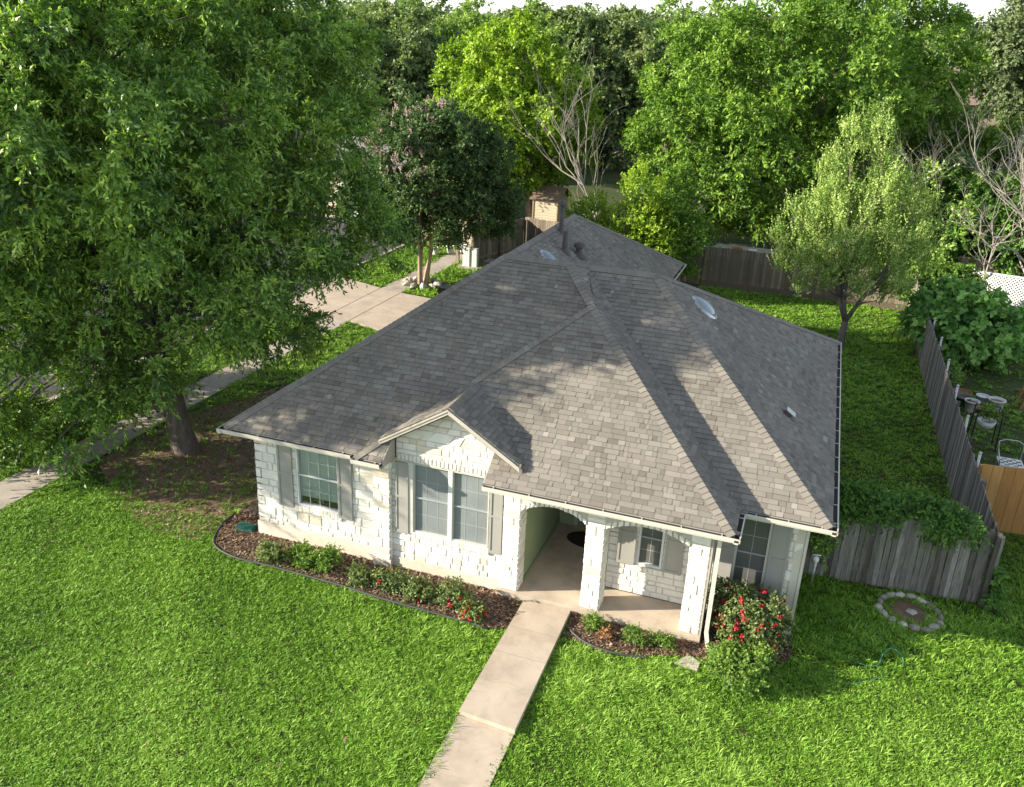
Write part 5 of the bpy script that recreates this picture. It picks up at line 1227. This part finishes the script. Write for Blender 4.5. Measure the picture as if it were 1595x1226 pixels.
WALK = [(-4.19,3.9),(-3.31,3.9),(-3.31,14.0),(-4.19,14.0)]
RING = [(3.02+.33*math.cos(i*.5236)-.03,16.7+.33*math.sin(i*.5236)) for i in range(12)]
HOUSE = [(-10.5,14.05),(.8,14.05),(.8,25.5),(-4.8,25.5),(-4.8,31.2),(-10.5,31.2)]
SIDE = [(-17.38,-10),(-16.36,-10),(-16.36,80),(-17.38,80)]; ROAD = [(-40,-10),(-20.0,-10),(-20.0,90),(-40,90)]
DRV = [(-20.3,28.3),(-16.3,28.5),(-10.4,26.5),(-10.4,32.3),(-16.3,33.1),(-20.3,34.3)]
EX_ = [WALK, BED1, BED2, RING, HOUSE, SIDE, ROAD, DRV]
def dfront(x, y, q):
    d = np.ones(len(x)); rj = np.random.default_rng(5); ind = in_poly(x+rj.normal(size=len(x))*.35, y+rj.normal(size=len(x))*.3, DIRT)
    edge = np.clip((y-13.0)/1.6+.35*q, 0, 1)*0.93
    return np.where(ind, 1-np.maximum(edge, .5*(x > -16.2)*(y > 13.6)), d)
grass('grass', 'thick green lawn grass in front of the house', (-18,7,6.5,14.4), 1000000, (.060,.0125), EX_, dfront, 2)
grass('grass', 'lawn grass left of the house by the sidewalk', (-20,-10.4,14.4,29), 170000, (.10,.018), EX_, lambda x,y,q: np.where(in_poly(x+.4*q,y+.5*np.sin(x*3+y*2),DIRT), .14+.2*(q>.3), 1.0), 3)
grass('grass', 'shaded lawn grass at the right of the house', (.75,8.5,14.4,21), 130000, (.10,.017), EX_, lambda x,y,q: np.where(y>17.2, .6, 1), 4, -.05)  # blade colour also set slightly darker to stand for the shade
grass('grass', 'green back lawn grass between house and fences', (-4.6,4.32,17.6,40.7), 180000, (.10,.024), EX_, None, 5, .04)
grass('grass', 'thin shaded grass in the right neighbour garden', (4.5,13,21.3,44), 70000, (.12,.03), EX_, lambda x,y,q: .55+.3*q, 6, -.2)  # shade also put into the blade colour by the darker tint
grass('grass', 'sunny grass patch round the crape myrtle', (-20,-10.4,32,43), 80000, (.12,.03), EX_, None, 7, .1)  # sunlight also put into the blade colour by the lighter tint
grass('grass', 'longer pale grass clumps on the lawn right of the walk', (-3.2,6.5,7,13.2), 120000, (.105,.0125), EX_, lambda x,y,q: np.clip(.35+.9*q+(12.5-y)*.08,0,1), 8, .14, 11, .07)
grass('grass', 'longer grass tufts along the left edge of the walk', (-6.2,-4.2,6.5,12.8), 26000, (.12,.013), EX_, lambda x,y,q: np.clip(.25+.5*q+(x+5.6)*.3,0,1), 9, .05, 11, .06)
chips('dry_leaf', [(-15,7.5),(5.5,7.5),(5.5,13.5),(-15,13.5)], 90, M['chip'], .03, .05, 'a few dry leaves scattered over the lawn')
